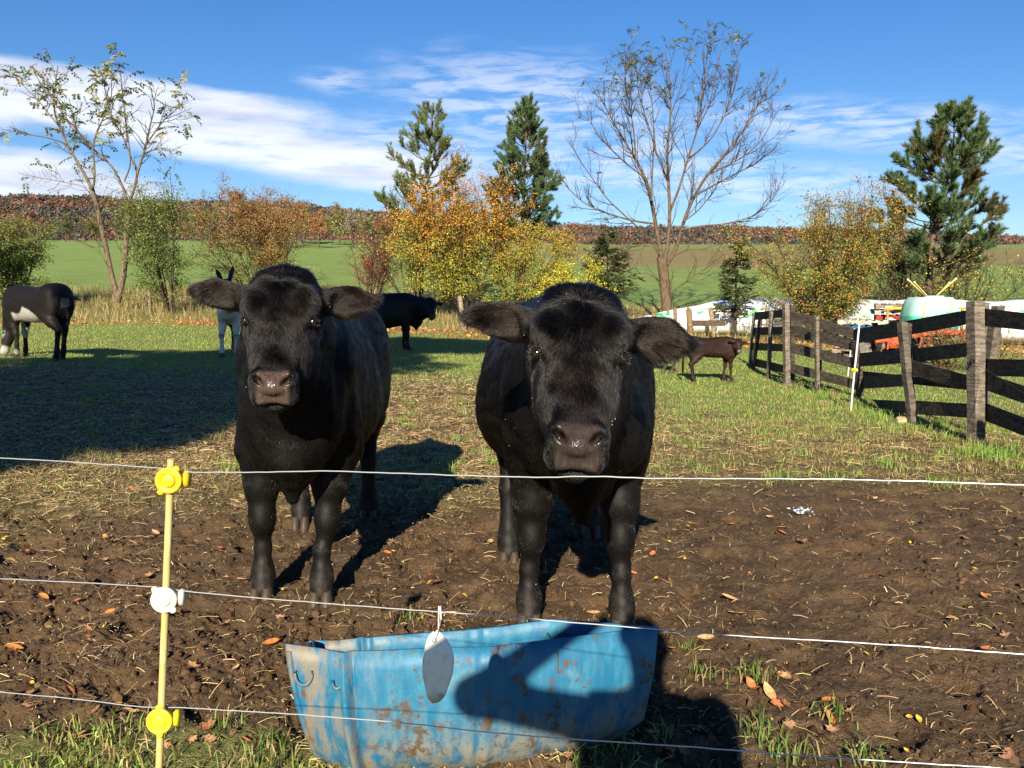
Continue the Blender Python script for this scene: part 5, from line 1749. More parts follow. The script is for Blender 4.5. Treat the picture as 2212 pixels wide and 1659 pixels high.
# ------------------------------------------------------------------ a pale stone at the foot of the fence, a scrap of plastic on the mud
sv, sf = ico_sphere(3)
p = gp(*cd(1520, 862)); g = MB()
V = sv * np.array([.055, .05, .045]) * (1 + .18 * perlin(sv[:, 0] * 2 + 3, sv[:, 1] * 2 + sv[:, 2], 8))[:, None]
V = np.sign(V) * np.abs(V) ** .9 * .78
g.add(V, sf, (.55, .44, .27)); o = tag(g.build('stone', material('pale_stone', rough=.9, fn=f_wood), None, loc=(p.x, p.y, p.z + .035)), 'pale tan stone in the grass at the foot of the leaning post', 'stone')
p = gp(1735, 1112); g = MB(); n = 46
P = np.stack([rng.normal(0, .035, n), rng.normal(0, .03, n), rng.uniform(.004, .02, n)], -1)
D = rng.normal(size=(n, 3)); D[:, 2] = np.abs(D[:, 2]) * .06; g.leaves(P, D, rng.uniform(.015, .04, n), .005, pick([(.42, .47, .58), (.55, .58, .64), (.25, .30, .45)], n))
tag(g.build('plastic_scrap', M_COL, None, loc=(p.x, p.y, float(full_z(p.x, p.y)[0]))), 'shredded scrap of bluish white plastic on the mud', 'scrap')

# ================================================================== SILAGE BAG, PALLETS, TANK, IMPLEMENT
bag_pts = [(1322, 690, 30.6), (1360, 688, 30.5), (1450, 690, 30.3), (1600, 700, 30.0), (1800, 712, 29.0), (2000, 724, 28.0), (2250, 738, 27.0), (2600, 755, 26.0)]
bag_h = [.10, .38, .82, 1.32, 1.42, 1.42, 1.42, 1.42]
bc = np.array([tuple(at(a, b, y)) for a, b, y in bag_pts]); bc[:, 2] = ground_z(bc[:, 0], bc[:, 1])
nu, nv = 170, 44; tt = np.linspace(0, 1, nu); kk = np.linspace(0, 1, len(bc))
cx = np.stack([np.interp(tt, kk, bc[:, k]) for k in range(3)], -1); hb_ = np.interp(tt, kk, bag_h)
lenx = np.concatenate([[0], np.cumsum(np.linalg.norm(np.diff(cx, axis=0), axis=1))])
V = []
for k in range(nu):
    th = np.linspace(0, 2 * math.pi, nv, endpoint=False)
    hh = hb_[k] * (1 + .025 * math.sin(lenx[k] * 1.9) + .02 * perlin(np.array([lenx[k] * .8]), np.array([1.0]), 4)[0])
    yy = hh * .80 * np.sign(np.cos(th)) * np.abs(np.cos(th)) ** .85; zz_ = hh * .5 + hh * .5 * np.sign(np.sin(th)) * np.abs(np.sin(th)) ** .85
    zz_ = np.maximum(zz_, -.02)
    wr = .014 * perlin(np.full(nv, lenx[k] * 5), th * 2.5, 9) * hh + .010 * perlin(np.full(nv, lenx[k] * 14), th * 4, 10)
    V.append(np.stack([np.full(nv, cx[k, 0]), cx[k, 1] + hh * .8 + yy * (1 + wr), cx[k, 2] + zz_ * (1 + wr)], -1))
V = np.array(V)
i = np.arange(nu - 1)[:, None] * nv; j = np.arange(nv)[None]; j2_ = (j + 1) % nv
g = MB(); o0 = bc[3].copy()
g.add(V.reshape(-1, 3) - o0, np.stack([i + j, i + nv + j, i + nv + j2_, i + j2_], -1).reshape(-1, 4))
for e in (0, nu - 1):
    g.add(np.vstack([V[e], V[e].mean(0)[None]]) - o0, [(a, (a + 1) % nv, nv) for a in range(nv)])


def f_bag(nt, b):
    co = objco(nt); sx = nt.n('ShaderNodeSeparateXYZ'); nt.put(sx.inputs[0], co)
    n_ = nt.noise(nt.scaled(co, (1, 1, 1)), 1.8, 5, .6)
    c = nt.mix(nt.ramp(n_, .4, .7), (.78, .78, .78), (.66, .66, .66))
    c = nt.mix(nt.ramp(sx.outputs[2], .18, .02, 0, .6), c, (.30, .26, .18))
    # rows of small green print along the flank
    pr = nt.noise(nt.scaled(co, (5.5, 1, 7.5)), 1.0, 2, .5)
    rowz = nt.m('MULTIPLY', nt.ramp(sx.outputs[2], .62, .70), nt.ramp(sx.outputs[2], 1.02, .94))
    per = nt.m('FRACT', nt.m('DIVIDE', sx.outputs[0], 1.55))
    word = nt.m('MULTIPLY', nt.ramp(per, .05, .10), nt.ramp(per, .55, .48))
    c = nt.mix(nt.m('MULTIPLY', nt.m('MULTIPLY', nt.ramp(pr, .50, .56, smooth=False), rowz), word), c, (.05, .34, .12))
    nt.put(b.inputs['Base Color'], c)
    b.inputs['Roughness'].default_value = .42
    bump(nt, b, n_, .05, .4)


tag(g.build('silage_bag', material('white_film', fn=f_bag), None, loc=tuple(o0)), 'long white plastic silage bag with green print behind the fence', 'silage bag')


def pallet_mesh(col):
    g = MB(); c = np.array(col)
    for y_ in np.linspace(-.5, .5, 7): g.box((-.6, y_ - .055, .105), (.6, y_ + .055, .125), c * rng.uniform(.8, 1.15))
    for y_ in (-.5, 0, .5): g.box((-.6, y_ - .05, .0), (.6, y_ + .05, .018), c * rng.uniform(.8, 1.1))
    for x_ in (-.58, 0, .58):
        # stringer with two fork notches
        for a, b_, lo_ in ((-.55, -.34, .02), (-.34, -.12, .065), (-.12, .12, .02), (.12, .34, .065), (.34, .55, .02)):
            g.box((x_ - .02, a, lo_), (x_ + .02, b_, .103), c * rng.uniform(.85, 1.1))
    return g


p = gp(2015, 742)
stackY = 21.5
NAMES = {'grey': ((.26, .21, .16), 'weathered grey'), 'red': ((.32, .045, .04), 'red painted'), 'white': ((.50, .45, .38), 'pale'), 'blue': ((.035, .13, .30), 'blue painted')}


def pallets(px, ybase, seq, rz, where):
    b_ = at(px, 700, stackY); gz_ = float(ground_z(b_.x, b_.y)); z_ = gz_
    top = None
    for k, (cn, extra) in enumerate(seq):
        c_, word = NAMES[cn]
        g = pallet_mesh(c_)
        me = mesh_np('pallet', np.vstack(g.v), np.vstack(g.q), None, np.vstack(g.c), False); me.materials.append(M_WOOD)
        o = bpy.data.objects.new('pallet', me); C.objects.link(o)
        o.location = (b_.x + rng.normal(0, .03), b_.y + rng.normal(0, .03), z_); o.rotation_euler = (0, 0, rz + rng.normal(0, .04))
        z_ += .137
        tag(o, f'{word} wooden pallet, {extra} of the {where}', 'pallet', 'pallets in the ' + where)
    return z_


lvl = ['lowest'] + [w_ + ' from the bottom' for w_ in ('second', 'third', 'fourth', 'fifth', 'sixth', 'seventh', 'eighth', 'ninth')] + ['topmost']
pallets(1940, 0, [('grey', lvl[k]) for k in range(7)] + [('red', lvl[7]), ('white', lvl[8]), ('grey', 'topmost')], R(72), 'tall stack by the tank')
pallets(1860, 0, [('grey', lvl[k]) for k in range(5)] + [('blue', lvl[5]), ('white', 'topmost')], R(70), 'low stack by the fence')

# sprayer tank: see-through plastic, green liquid to half height
b_ = at(2007, 700, 19.5); tz = float(ground_z(b_.x, b_.y)); zt = at(2007, 642, 19.5).z; zb = at(2007, 706, 19.5).z - .12
tk = empty('sprayer_tank', (b_.x, b_.y, tz), 0, 'pale green plastic tank with two straps and an open lid behind the fence', 'tank')
hw_ = 54 * 19.5 / F; hh = zt - zb
prof = [(.0, -.60), (.04, -.86), (.16, -.97), (.35, -1.0), (.6, -.96), (.8, -.88), (.92, -.80), (1.0, -.66), (1.0, .66), (.92, .80), (.8, .88), (.6, .96), (.35, 1.0), (.16, .97), (.04, .86), (.0, .60)]
secs = [(-.30, .62), (-.28, .86), (-.22, .97), (-.08, 1.0), (.08, 1.0), (.22, .97), (.28, .86), (.30, .62)]
V = np.array([[(x_ * hw_ * k_, y_ * 1.3, zb - tz + hh * .5 + (z_ - .5) * hh * (0.82 + .18 * k_)) for z_, x_ in prof] for y_, k_ in secs])
ns, npf = V.shape[:2]; i = np.arange(ns - 1)[:, None] * npf; j = np.arange(npf)[None]; j2_ = (j + 1) % npf
g = MB(); g.add(V.reshape(-1, 3), np.stack([i + j, i + npf + j, i + npf + j2_, i + j2_], -1).reshape(-1, 4))
for e, fl in ((0, 1), (ns - 1, -1)): g.add(np.vstack([V[e], V[e].mean(0)[None]]), [(a, (a + 1) % npf, npf)[::fl] for a in range(npf)])


def f_tank(nt, b):
    sx = nt.n('ShaderNodeSeparateXYZ'); nt.put(sx.inputs[0], objco(nt))
    lv = zb - tz + hh * .46
    c = nt.mix(nt.ramp(sx.outputs[2], lv - .01, lv + .02), (.07, .46, .32), (.30, .62, .50))
    c = nt.mix(nt.ramp(sx.outputs[2], lv + .1, lv + hh * .5), c, (.42, .66, .57))
    nt.put(b.inputs['Base Color'], c); b.inputs['Roughness'].default_value = .35
    b.inputs['Subsurface Weight'].default_value = .25; b.inputs['Subsurface Radius'].default_value = (.05, .05, .05)


g.build('shell', material('tank_plastic', fn=f_tank), tk)
for x_ in (-.56, .52):
    k_ = .985
    pr = [(z_, xx) for z_, xx in ((-.02, -.3), (.5, -.312), (.85, -.300), (.985, -.262), (1.012, 0), (.985, .262), (.5, .312))]
    g = MB(); W_ = []
    for z_, y_ in pr:
        xx = x_ * hw_ * (1 - .08 * max(0, z_ - .3))
        W_ += [(xx - .028, y_ * 1.33, zb - tz + z_ * hh), (xx + .028, y_ * 1.33, zb - tz + z_ * hh)]
    g.add(np.array(W_), [(2 * k, 2 * k + 1, 2 * k + 3, 2 * k + 2) for k in range(len(pr) - 1)], (.42, .36, .26)); o = g.build('strap', M_COL, tk); md = o.modifiers.new('t', 'SOLIDIFY'); md.thickness = .008
g = MB(); disc_rings(g, Matrix.Translation((.06, -.05, zt - tz - .02)), [(.20, -.02), (.20, .05), (.165, .055), (.16, .0), (.0001, -.01)], 28); g.build('filler_neck', material('tank_neck', (.40, .62, .52), .4), tk)
g = MB(); disc_rings(g, Matrix.Translation((.06, -.05, zt - tz + .02)), [(.15, .0), (.15, .022), (.0001, .024)], 24); g.build('lid', material('black_plastic', (.015, .014, .013), .5), tk)
g = MB()
for x_ in (-.45, .45): g.box((x_ * hw_ * 1.2 - .04, -.35, .0), (x_ * hw_ * 1.2 + .04, .35, zb - tz + .02), (.06, .05, .04))
g.box((-hw_ * .8, -.3, zb - tz - .1), (hw_ * .8, .3, zb - tz - .004), (.10, .07, .05)); g.build('cradle', M_COL, tk)
# yellow poles leaning in a V above the tank
vx = at(2012, 643, 20.1)
for (px, py), lb in zip(((1962, 604), (1974, 610), (2066, 602), (2049, 611)), ('longer left hand yellow pole of the V above the tank', 'shorter left hand yellow pole of the V above the tank', 'longer right hand yellow pole of the V above the tank', 'shorter right hand yellow pole of the V above the tank')):
    e = at(px, py, 20.1); s_ = 1 if px > 2010 else -1
    o = empty('pole', (vx.x, vx.y, vx.z - .5), 0, lb, 'pole', 'yellow poles above the tank')
    g = MB(); off = .02 if 'longer' in lb else -.035
    g.tube([Vector((s_ * .01, off, -.1)), Vector((s_ * .03, off, .46)), e - Vector((vx.x, vx.y, vx.z - .5)) + Vector((0, off, 0))], .018 if 'longer' in lb else .012, 8, (.62, .46, .14)); g.build('shaft', M_COL, o)
    g = MB(); sv2, sf2 = ico_sphere(2); g.add(sv2 * .026 + np.array(e - Vector((vx.x, vx.y, vx.z - .5))) + (0, off, 0), sf2, (.75, .7, .6)); g.build('tip', M_COL, o)
# orange farm implement rusting in the weeds
p = at(1960, 735, 19.0); gz_ = float(ground_z(p.x, p.y)); k_ = 19.0 / F
imp = empty('farm_implement', (p.x, p.y, gz_), 0, 'faded orange farm implement half hidden in weeds under the tank', 'implement')
ORG = (.42, .085, .035)
def ip(px, py, dy=0): q_ = at(px, py, 19.0 + dy); return q_ - Vector((p.x, p.y, gz_))
g = MB(); g.tube([ip(1890, 738), ip(1930, 733), ip(2000, 722), ip(2090, 718)], .05, 8, ORG); g.tube([ip(2000, 722), ip(2040, 716), ip(2085, 722)], .07, 8, ORG); g.build('beam', M_COL, imp)
for a, b_ in (((1915, 725), (1917, 755)), ((1990, 720), (1985, 752)), ((2006, 728), (1998, 757)), ((2080, 716), (2083, 745))):
    g = MB(); g.tube([ip(*a), ip((a[0] + b_[0]) / 2 + 3, (a[1] + b_[1]) / 2), ip(*b_)], [.035, .03, .02], 7, ORG); g.build('tine', M_COL, imp)
g = MB(); ph = np.linspace(0, 2 * math.pi, 24); c_ = ip(1893, 738, .3)
g.tube(np.stack([c_.x + .02 * np.cos(ph), c_.y + .22 * np.cos(ph), c_.z + .22 * np.sin(ph)], -1), .06, 8, (.03, .022, .02)); g.build('wheel', M_COL, imp)
g = MB(); g.box((ip(1920, 720).x, -.1, ip(1920, 752).z), (ip(1948, 720).x, .12, ip(1948, 730).z), ORG); g.build('hitch_frame', M_COL, imp)
# grey slab standing by the implement
q_ = at(1866, 740, 19.4); b_ = empty('stone_slab', (q_.x, q_.y, float(ground_z(q_.x, q_.y))), .2, 'grey slab standing upright in the grass below the pallets', 'slab')
g = MB(); sv3, sf3 = ico_sphere(3); V = np.sign(sv3) * np.abs(sv3) ** .45 * np.array([.15, .05, .27]) + (0, 0, .2); V *= (1 + .03 * perlin(sv3[:, 0] * 3, sv3[:, 2] * 3, 2))[:, None]
g.add(V, sf3, (.19, .19, .17)); g.build('block', material('grey_stone', rough=.9, fn=f_wood), b_)
# yellow board lying behind the tank
q_ = at(1990, 666, 20.8); o = empty('equipment_bar', tuple(q_), 0, 'strip of yellow metal frame showing either side of the tank', 'frame')
g = MB(); g.box((-.85, 0, -.03), (1.05, .05, .03), (.70, .42, .04)); g.build('bar', M_COL, o)
g = MB(); g.box((-.8, -.01, -.75), (-.75, .04, -.032), (.3, .2, .06)); g.build('leg', M_COL, o); g = MB(); g.box((.95, -.01, -.75), (1.0, .04, -.032), (.3, .2, .06)); g.build('leg', M_COL, o)
# shade: (place in the yard, height of the crown, radius, half height, label)
SHADE = [(-60, 850, 9.5, 3.0, 1.7, 'broad leafy tree standing behind the photographer, leftmost'),
         (0, 905, 9.0, 2.2, 1.0, 'broad leafy tree standing behind the photographer, nearest to the yard'),
         (250, 810, 9.5, 3.0, 1.6, 'broad leafy tree standing behind the photographer, second from the left'),
         (600, 780, 10.0, 2.8, 1.4, 'broad leafy tree standing behind the photographer, third from the left'),
         (900, 745, 10.5, 2.4, .9, 'broad leafy tree standing behind the photographer, rightmost')]
# ================================================================== TREES
def tree_depth(base_px, base_py): return gp(base_px, base_py).y


def limb3(pts, y, base, dy=0.0, bow=0.0):
    """a limb drawn in view px, set at distance y and given a depth of its own that grows along it"""
    n = len(pts); out = []
    for k, (a, b) in enumerate(pts):
        s = k / max(1, n - 1)
        out.append(np.array(at(a, b, y + dy * s)) - base)
    return resample(np.array(out), .18)


def resample(P, step):
    d = np.concatenate([[0], np.cumsum(np.linalg.norm(np.diff(P, axis=0), axis=1))])
    n = max(3, int(d[-1] / step) + 1); t = np.linspace(0, d[-1], n)
    Q = np.stack([np.interp(t, d, P[:, k]) for k in range(3)], -1)
    if n > 6:
        ker = np.array([1, 2, 3, 2, 1.]) / 9
        for k in range(3): Q[2:-2, k] = np.convolve(Q[:, k], ker, mode='valid')
    return Q


def grow(start, d, L, up, wob, n=7):
    """a twig: wandering, drawn upward"""
    P = [start]; d = d / np.linalg.norm(d)
    for k in range(n):
        d = d + np.array([0, 0, up / n]) + rng.normal(0, wob, 3); d /= np.linalg.norm(d)
        P.append(P[-1] + d * L / n)
    return np.array(P)


def side_dir(t, spread):
    r_ = rng.normal(size=3); r_ -= t * (r_ @ t); r_ /= np.linalg.norm(r_)
    return t * math.cos(spread) + r_ * math.sin(spread)


def ramify(g, limbs, levels, col, tips, min_r=.004):
    """limbs: (points, r0, r1). levels: per order (twigs per metre, length range, spread, up, wobble, radius)"""
    cur = limbs
    for li, (per, (l0, l1), spread, up, wob, rad, from_) in enumerate(levels):
        nxt = []
        for P, r0, r1 in cur:
            seg = np.linalg.norm(np.diff(P, axis=0), axis=1).sum()
            m_ = rng.poisson(per * seg)
            for _ in range(m_):
                s = from_ + (1 - from_) * rng.random() ** .8
                k = min(int(s * (len(P) - 1)), len(P) - 2)
                t = P[k + 1] - P[k]; t /= np.linalg.norm(t)
                Q = grow(P[k], side_dir(t, spread * rng.uniform(.6, 1.3)), rng.uniform(l0, l1) * (1.15 - .5 * s), up, wob)
                ra = min(rad, np.interp(s, [0, 1], [r0, r1]) * .8)
                g.tube(Q, np.linspace(max(ra, min_r), max(ra * .35, min_r * .8), len(Q)), 4 if ra > .012 else 3, np.array(col) * rng.uniform(.75, 1.2), cap=False)
                nxt.append((Q, ra, ra * .35)); tips.append((Q[-1], Q[-1] - Q[-2], li))
                for kk_ in (2, 4): tips.append((Q[kk_], Q[kk_ + 1] - Q[kk_], li))
        cur = nxt
    return cur


BARK_L = (.20, .155, .105)
BARK_D = (.085, .062, .045)


def compound(g, tip, d, size, cols, droop=.8):
    """a drooping pinnate leaf"""
    d = d / max(np.linalg.norm(d), 1e-6); d = d + rng.normal(0, .5, 3); d /= np.linalg.norm(d)
    n = 9; P = [tip]
    for k in range(n): d = d + np.array([0, 0, -droop / n]); d /= np.linalg.norm(d); P.append(P[-1] + d * size / n)
    P = np.array(P)
    c = np.array(cols[rng.integers(0, len(cols))]) * rng.uniform(.75, 1.25)
    side = np.cross(d, (0, 0, 1)); side /= max(np.linalg.norm(side), 1e-6)
    A = np.vstack([P[2:], P[2:]]); D = np.vstack([np.tile(side, (n - 1, 1)), np.tile(-side, (n - 1, 1))]) + np.array([0, 0, -.45]) + rng.normal(0, .15, (2 * (n - 1), 3))
    g.leaves(A, D, size * .28, size * .062, np.tile(c, (len(A), 1)) * rng.uniform(.85, 1.15, (len(A), 1)))


def locust(name, label, basepx, limbs_px, levels, leaf_cols, leaf_rule, y, size=.34, group=None, col=BARK_L):
    b = at(*basepx, y); base = np.array([b.x, y, float(ground_z(b.x, y))])
    root = empty(name, tuple(base), 0, label, 'tree', group)
    gt_ = MB(); L = []
    for pts, r0, r1, dy in limbs_px:
        k_ = y / F
        r0 *= .50; r1 *= .7; P = limb3(pts, y, base, dy); L.append((P, r0 * k_, r1 * k_))
        gt_.tube(P, np.linspace(r0 * k_, max(r1 * k_, .008), len(P)), 9, np.array(col) * rng.uniform(.9, 1.1))
    gt_.build('trunk', M_BARK, root)
    gb = MB(); tips = []
    ramify(gb, [l for l in L], levels, np.array(col) * .62, tips)
    gb.build('twigs', M_BARK, root)
    gc = MB()
    for p, d, li in tips:
        if li >= 1 and rng.random() < leaf_rule(p + base): compound(gc, p, d, size * rng.uniform(.7, 1.2), leaf_cols)
    gc.build('crown', M_LEAF, root)
    return root


def c7(a, b): return .3733 * a, 70.8 + .3733 * b
def c8(a, b): return 1221 + .448 * a, 53.1 + .448 * b


YA = 33.5
tw = lambda *p: [c7(*q) for q in p]
A_L = [(tw((685, 1545), (655, 1440), (640, 1380), (600, 1180), (560, 1000), (530, 900)), 11, 7, .2), (tw((530, 900), (480, 800), (430, 720), (390, 650), (340, 540), (310, 450), (320, 300), (335, 190)), 6.5, 1.3, .8),
       (tw((390, 650), (330, 620), (250, 600), (150, 590), (40, 560)), 3, .8, -1.0), (tw((340, 540), (230, 400), (130, 300), (60, 220)), 3, .8, 1.2), (tw((530, 900), (550, 870), (545, 760), (535, 650), (560, 570), (610, 470), (650, 370), (640, 220)), 5, 1.0, -.9),
       (tw((535, 650), (470, 590), (420, 540), (350, 450), (260, 330), (190, 220)), 3.2, .8, -1.2), (tw((600, 1180), (580, 1050), (500, 890), (350, 860), (180, 830)), 2, .6, .9), (tw((560, 1000), (650, 920), (690, 900)), 2, .8, .2),
       (tw((640, 1380), (560, 1240), (420, 1200), (300, 1180)), 2, .7, -.7)]
A_R = [(tw((680, 1560), (695, 1500), (715, 1400), (730, 1200), (740, 1050), (745, 980)), 13, 8.5, -.2), (tw((742, 1000), (715, 900), (690, 850), (650, 770), (560, 690), (500, 640), (430, 540), (400, 380)), 6, 1.0, 1.0),
       (tw((745, 980), (775, 920), (795, 810), (830, 700), (850, 640), (870, 520), (900, 430), (860, 280)), 6.5, 1.0, -.5), (tw((795, 810), (740, 680), (700, 570), (650, 500), (620, 400), (590, 230)), 4.2, .9, .9),
       (tw((850, 640), (950, 500), (1020, 440), (1080, 390)), 3.4, .7, .7), (tw((720, 860), (760, 760), (740, 600), (720, 450), (690, 180)), 3.2, .8, -1.3), (tw((830, 700), (930, 660), (1040, 690)), 2.2, .6, -.9),
       (tw((740, 1050), (820, 880), (920, 850), (980, 920)), 1.8, .5, .8), (tw((870, 520), (960, 520), (1060, 480)), 2, .6, 1.1), (tw((730, 1200), (790, 1150), (830, 1090)), 1.8, .7, .4), (tw((715, 1400), (790, 1440), (850, 1400)), 1.5, .5, .3)]
LOC = [(.085, .13, .03), (.12, .15, .035), (.26, .23, .06), (.07, .12, .035), (.30, .25, .08)]
lev = [(3.6, (.5, 1.25), .75, .30, .12, .018, .25), (3.6, (.22, .6), .7, .1, .16, .009, .2), (1.6, (.12, .35), .7, .0, .2, .006, .2)]
ztop = at(0, 330, YA).z
locust('locust_tree', 'tall thin locust with twin pale trunks and sparse drooping leaves on the left', (258, 655), A_L + A_R, lev, LOC, lambda p: float(np.interp(p[2], [ztop - 1.6, ztop - .3, ztop + 1.6], [.002, .04, .16])), YA, .52, 'locust trees')
YB = 31.0
tw = lambda *p: [c8(*q) for q in p]
Bl = [(tw((492, 1440), (488, 1340), (480, 1250), (472, 1180), (465, 1120)), 22, 16, 0), (tw((465, 1120), (445, 1010), (430, 930), (415, 850), (385, 740), (340, 650), (290, 570), (220, 450), (160, 330)), 10, 1.2, 1.0), (tw((472, 1150), (495, 1080), (505, 900), (498, 760), (490, 600), (510, 430), (505, 250), (480, 120)), 9, 1.0, -.6),
      (tw((490, 1160), (540, 1070), (570, 950), (620, 830), (680, 730), (790, 600), (880, 480), (960, 330), (1010, 250)), 9, 1.0, .5), (tw((505, 900), (550, 790), (590, 650), (640, 500), (660, 330), (682, 180), (688, 90)), 5.5, .9, -1.2), (tw((430, 960), (340, 950), (230, 920), (100, 870), (10, 790), (-40, 700)), 4.5, .7, .9),
      (tw((560, 990), (660, 970), (760, 965), (900, 930), (1000, 850), (1040, 760)), 4.5, .7, -1.0), (tw((465, 1120), (390, 1010), (330, 960), (200, 840), (60, 640), (20, 540)), 4, .6, -1.4), (tw((620, 830), (740, 760), (900, 680), (1020, 590)), 4, .7, 1.4), (tw((415, 850), (420, 700), (430, 550), (420, 400), (400, 200)), 4.5, .8, 1.5),
      (tw((385, 740), (280, 660), (180, 560), (100, 440), (60, 430)), 3.6, .6, -1.0), (tw((590, 650), (700, 560), (780, 420), (830, 250), (830, 110)), 3.8, .7, .6), (tw((340, 650), (330, 500), (300, 350), (280, 150)), 3.4, .7, -1.3), (tw((680, 730), (760, 690), (860, 640), (950, 560), (1040, 380)), 3.2, .6, -1.5),
      (tw((498, 760), (440, 620), (400, 480), (350, 330), (340, 130)), 3.6, .6, .8), (tw((570, 950), (640, 900), (720, 800), (760, 690)), 3, .6, 1.6), (tw((480, 1250), (400, 1190), (340, 1210), (260, 1170)), 2.2, .6, -.8), (tw((500, 1300), (590, 1230), (660, 1190), (720, 1150)), 2.4, .7, .6),
      (tw((470, 1180), (440, 1080), (390, 1060), (300, 1080)), 2.4, .6, 1.2), (tw((520, 1120), (600, 1080), (690, 1090)), 2.2, .6, -1.0), (tw((640, 500), (700, 380), (730, 200), (760, 80)), 2.6, .6, .4), (tw((510, 430), (560, 300), (590, 120)), 2.6, .6, -.4)]
BARK_M = (.17, .12, .08)
lev2 = [(4.0, (.6, 1.55), .62, .5, .10, .016, .15), (4.6, (.3, .85), .6, .3, .14, .008, .15), (2.0, (.15, .45), .6, .1, .18, .0055, .2)]
ztb = at(0, 235, YB).z
LOC2 = [(.085, .11, .03), (.12, .13, .035), (.22, .18, .05), (.10, .11, .04)]
locust('locust_tree', 'broad nearly bare locust with leaf tufts at its top in front of the silage bag', (1440, 690), Bl, lev2, LOC2, lambda p: float(np.interp(p[2], [ztb - 1.2, ztb + .2, ztb + 2.2], [.002, .045, .22])), YB, .26, 'locust trees', BARK_M)


# ------------------------------------------------------------------ pines
def needle_brush(g, p, d, L, n, ln, cols, w=.012):
    n = int(n * 2.1)
    d = d / np.linalg.norm(d)
    s = rng.random(n) ** .8
    A = rng.normal(size=(n, 3)); A -= d * (A @ d)[:, None]; A /= np.linalg.norm(A, axis=1, keepdims=True)
    P = p + d * (s * L)[:, None]
    D = A * .75 + d * .75 + np.array([0, 0, .15])
    D /= np.linalg.norm(D, axis=1, keepdims=True)
    l_ = ln * rng.uniform(.7, 1.15, n)[:, None]
    W = np.cross(D, rng.normal(size=(n, 3))); W /= np.linalg.norm(W, axis=1, keepdims=True); W *= w
    V = np.stack([P - W, P + W, P + D * l_], 1).reshape(-1, 3)
    c = pick(cols, n, .25)
    g.add(V, np.arange(n * 3).reshape(n, 3), np.repeat(c, 3, axis=0))


PINE = [(.075, .13, .05), (.10, .16, .06), (.125, .175, .07), (.06, .10, .045)]
PINE_OLD = [(.10, .095, .035), (.13, .105, .045), (.075, .085, .03)]


def pine(label, trunk_px, y, width_px, first, dens, brush=.38, skew=0.0, name='pine_tree', old=.35, cols=PINE, nb=34, droopy=.0, seed=1, wfun=None, group='pine trees'):
    """trunk_px: from root to tip; width_px(s): half width by height 0..1"""
    base = np.array(at(*trunk_px[0], y)); base[2] = float(ground_z(base[0], y))
    root = empty(name, tuple(base), 0, label, 'tree', group)
    k_ = y / F
    T = resample(np.array([np.array(at(a, b, y)) - base for a, b in trunk_px]), .2)
    T[0, 2] = -.1
    H = T[-1, 2]
    gt_ = MB(); rt = np.interp(np.linspace(0, 1, len(T)), [0, .3, 1], [.13, .10, .015]) * H / 8
    gt_.tube(T, rt, 9, (.20, .14, .10)); gb = MB(); gc = MB()
    nw = int(dens * 12)
    for wv in range(nw):
        s = first + (1 - first) * (wv + rng.uniform(0, .7)) / nw
        k = min(int(s * (len(T) - 1)), len(T) - 2); p0 = T[k]
        m_ = rng.integers(4, 7); ph0 = rng.uniform(0, 6.28)
        for q_ in range(m_):
            ph = ph0 + q_ * 6.28 / m_ + rng.normal(0, .25)
            Lb = max(.22, width_px(s) * k_ * rng.uniform(.62, 1.08) * (1 + skew * math.cos(ph)))
            up = np.interp(s, [first, .75, 1], [.05, .45, 1.2]) - droopy
            d = np.array([math.cos(ph), math.sin(ph), up * .45])
            Q = grow(p0, d, Lb, .65 * (1 - droopy), .06, 8)
            gb.tube(Q, np.linspace(.022, .008, len(Q)) * (.5 + Lb / 2.2), 5, (.17, .115, .075), cap=False)
            isold = rng.random() < old * (1.3 - s)
            cl = PINE_OLD if isold else cols
            # shoots along the outer part of the branch
            ns_ = int(3 + Lb * 4.2)
            for _ in range(ns_):
                t = rng.uniform(.38, 1.0); kk_ = min(int(t * (len(Q) - 1)), len(Q) - 2)
                dd = Q[kk_ + 1] - Q[kk_]; dd = dd / np.linalg.norm(dd)
                sd = side_dir(dd, rng.uniform(.3, .9)) + np.array([0, 0, .55 - droopy])
                ls = brush * rng.uniform(.6, 1.2)
                q0 = Q[kk_]; q1 = q0 + sd / np.linalg.norm(sd) * ls * .6
                gb.tube([q0, q1], .006, 3, (.17, .12, .08), cap=False)
                needle_brush(gc, q1 - sd / np.linalg.norm(sd) * ls * .25, sd, ls, nb, .13 * brush / .3, cl)
            needle_brush(gc, Q[-2], Q[-1] - Q[-2] + np.array([0, 0, .12]), brush * 1.1, nb, .13 * brush / .3, cl)
    needle_brush(gc, T[-3], T[-1] - T[-3], .45, nb * 2, .13, cols)
    gt_.build('trunk', M_BARK, root); gb.build('branches', M_BARK, root); gc.build('crown', M_NEEDLE, root)
    return root


prof = lambda xs, ws: (lambda s: float(np.interp(s, xs, ws)))
pine('open pine with a bare lower trunk behind the left of the orange bush', [(908, 668), (910, 560), (920, 440), (928, 330), (934, 235)], 35.0, prof([0, .3, .5, .7, .85, 1], [60, 140, 122, 92, 54, 10]), .32, 1.0, old=.25, seed=2, nb=26, cols=[(.12, .17, .055), (.15, .19, .065), (.09, .14, .05), (.18, .19, .07)])
pine('dense dark pine behind the right of the orange bush', [(1120, 668), (1125, 560), (1130, 440), (1136, 330), (1137, 232)], 37.0, prof([0, .35, .5, .7, .85, 1], [60, 92, 92, 70, 40, 8]), .34, 1.75, old=.10, seed=3, nb=44)
pine('big dark pine leaning over the green tank at the far right', [(2003, 700), (2008, 600), (2016, 500), (2045, 400), (2060, 320), (2062, 238)], 32.5, prof([0, .18, .3, .41, .52, .65, .76, .87, .95, 1], [120, 150, 200, 150, 120, 130, 98, 62, 28, 10]), .18, 1.15, brush=.50, old=.42, seed=4, nb=70)


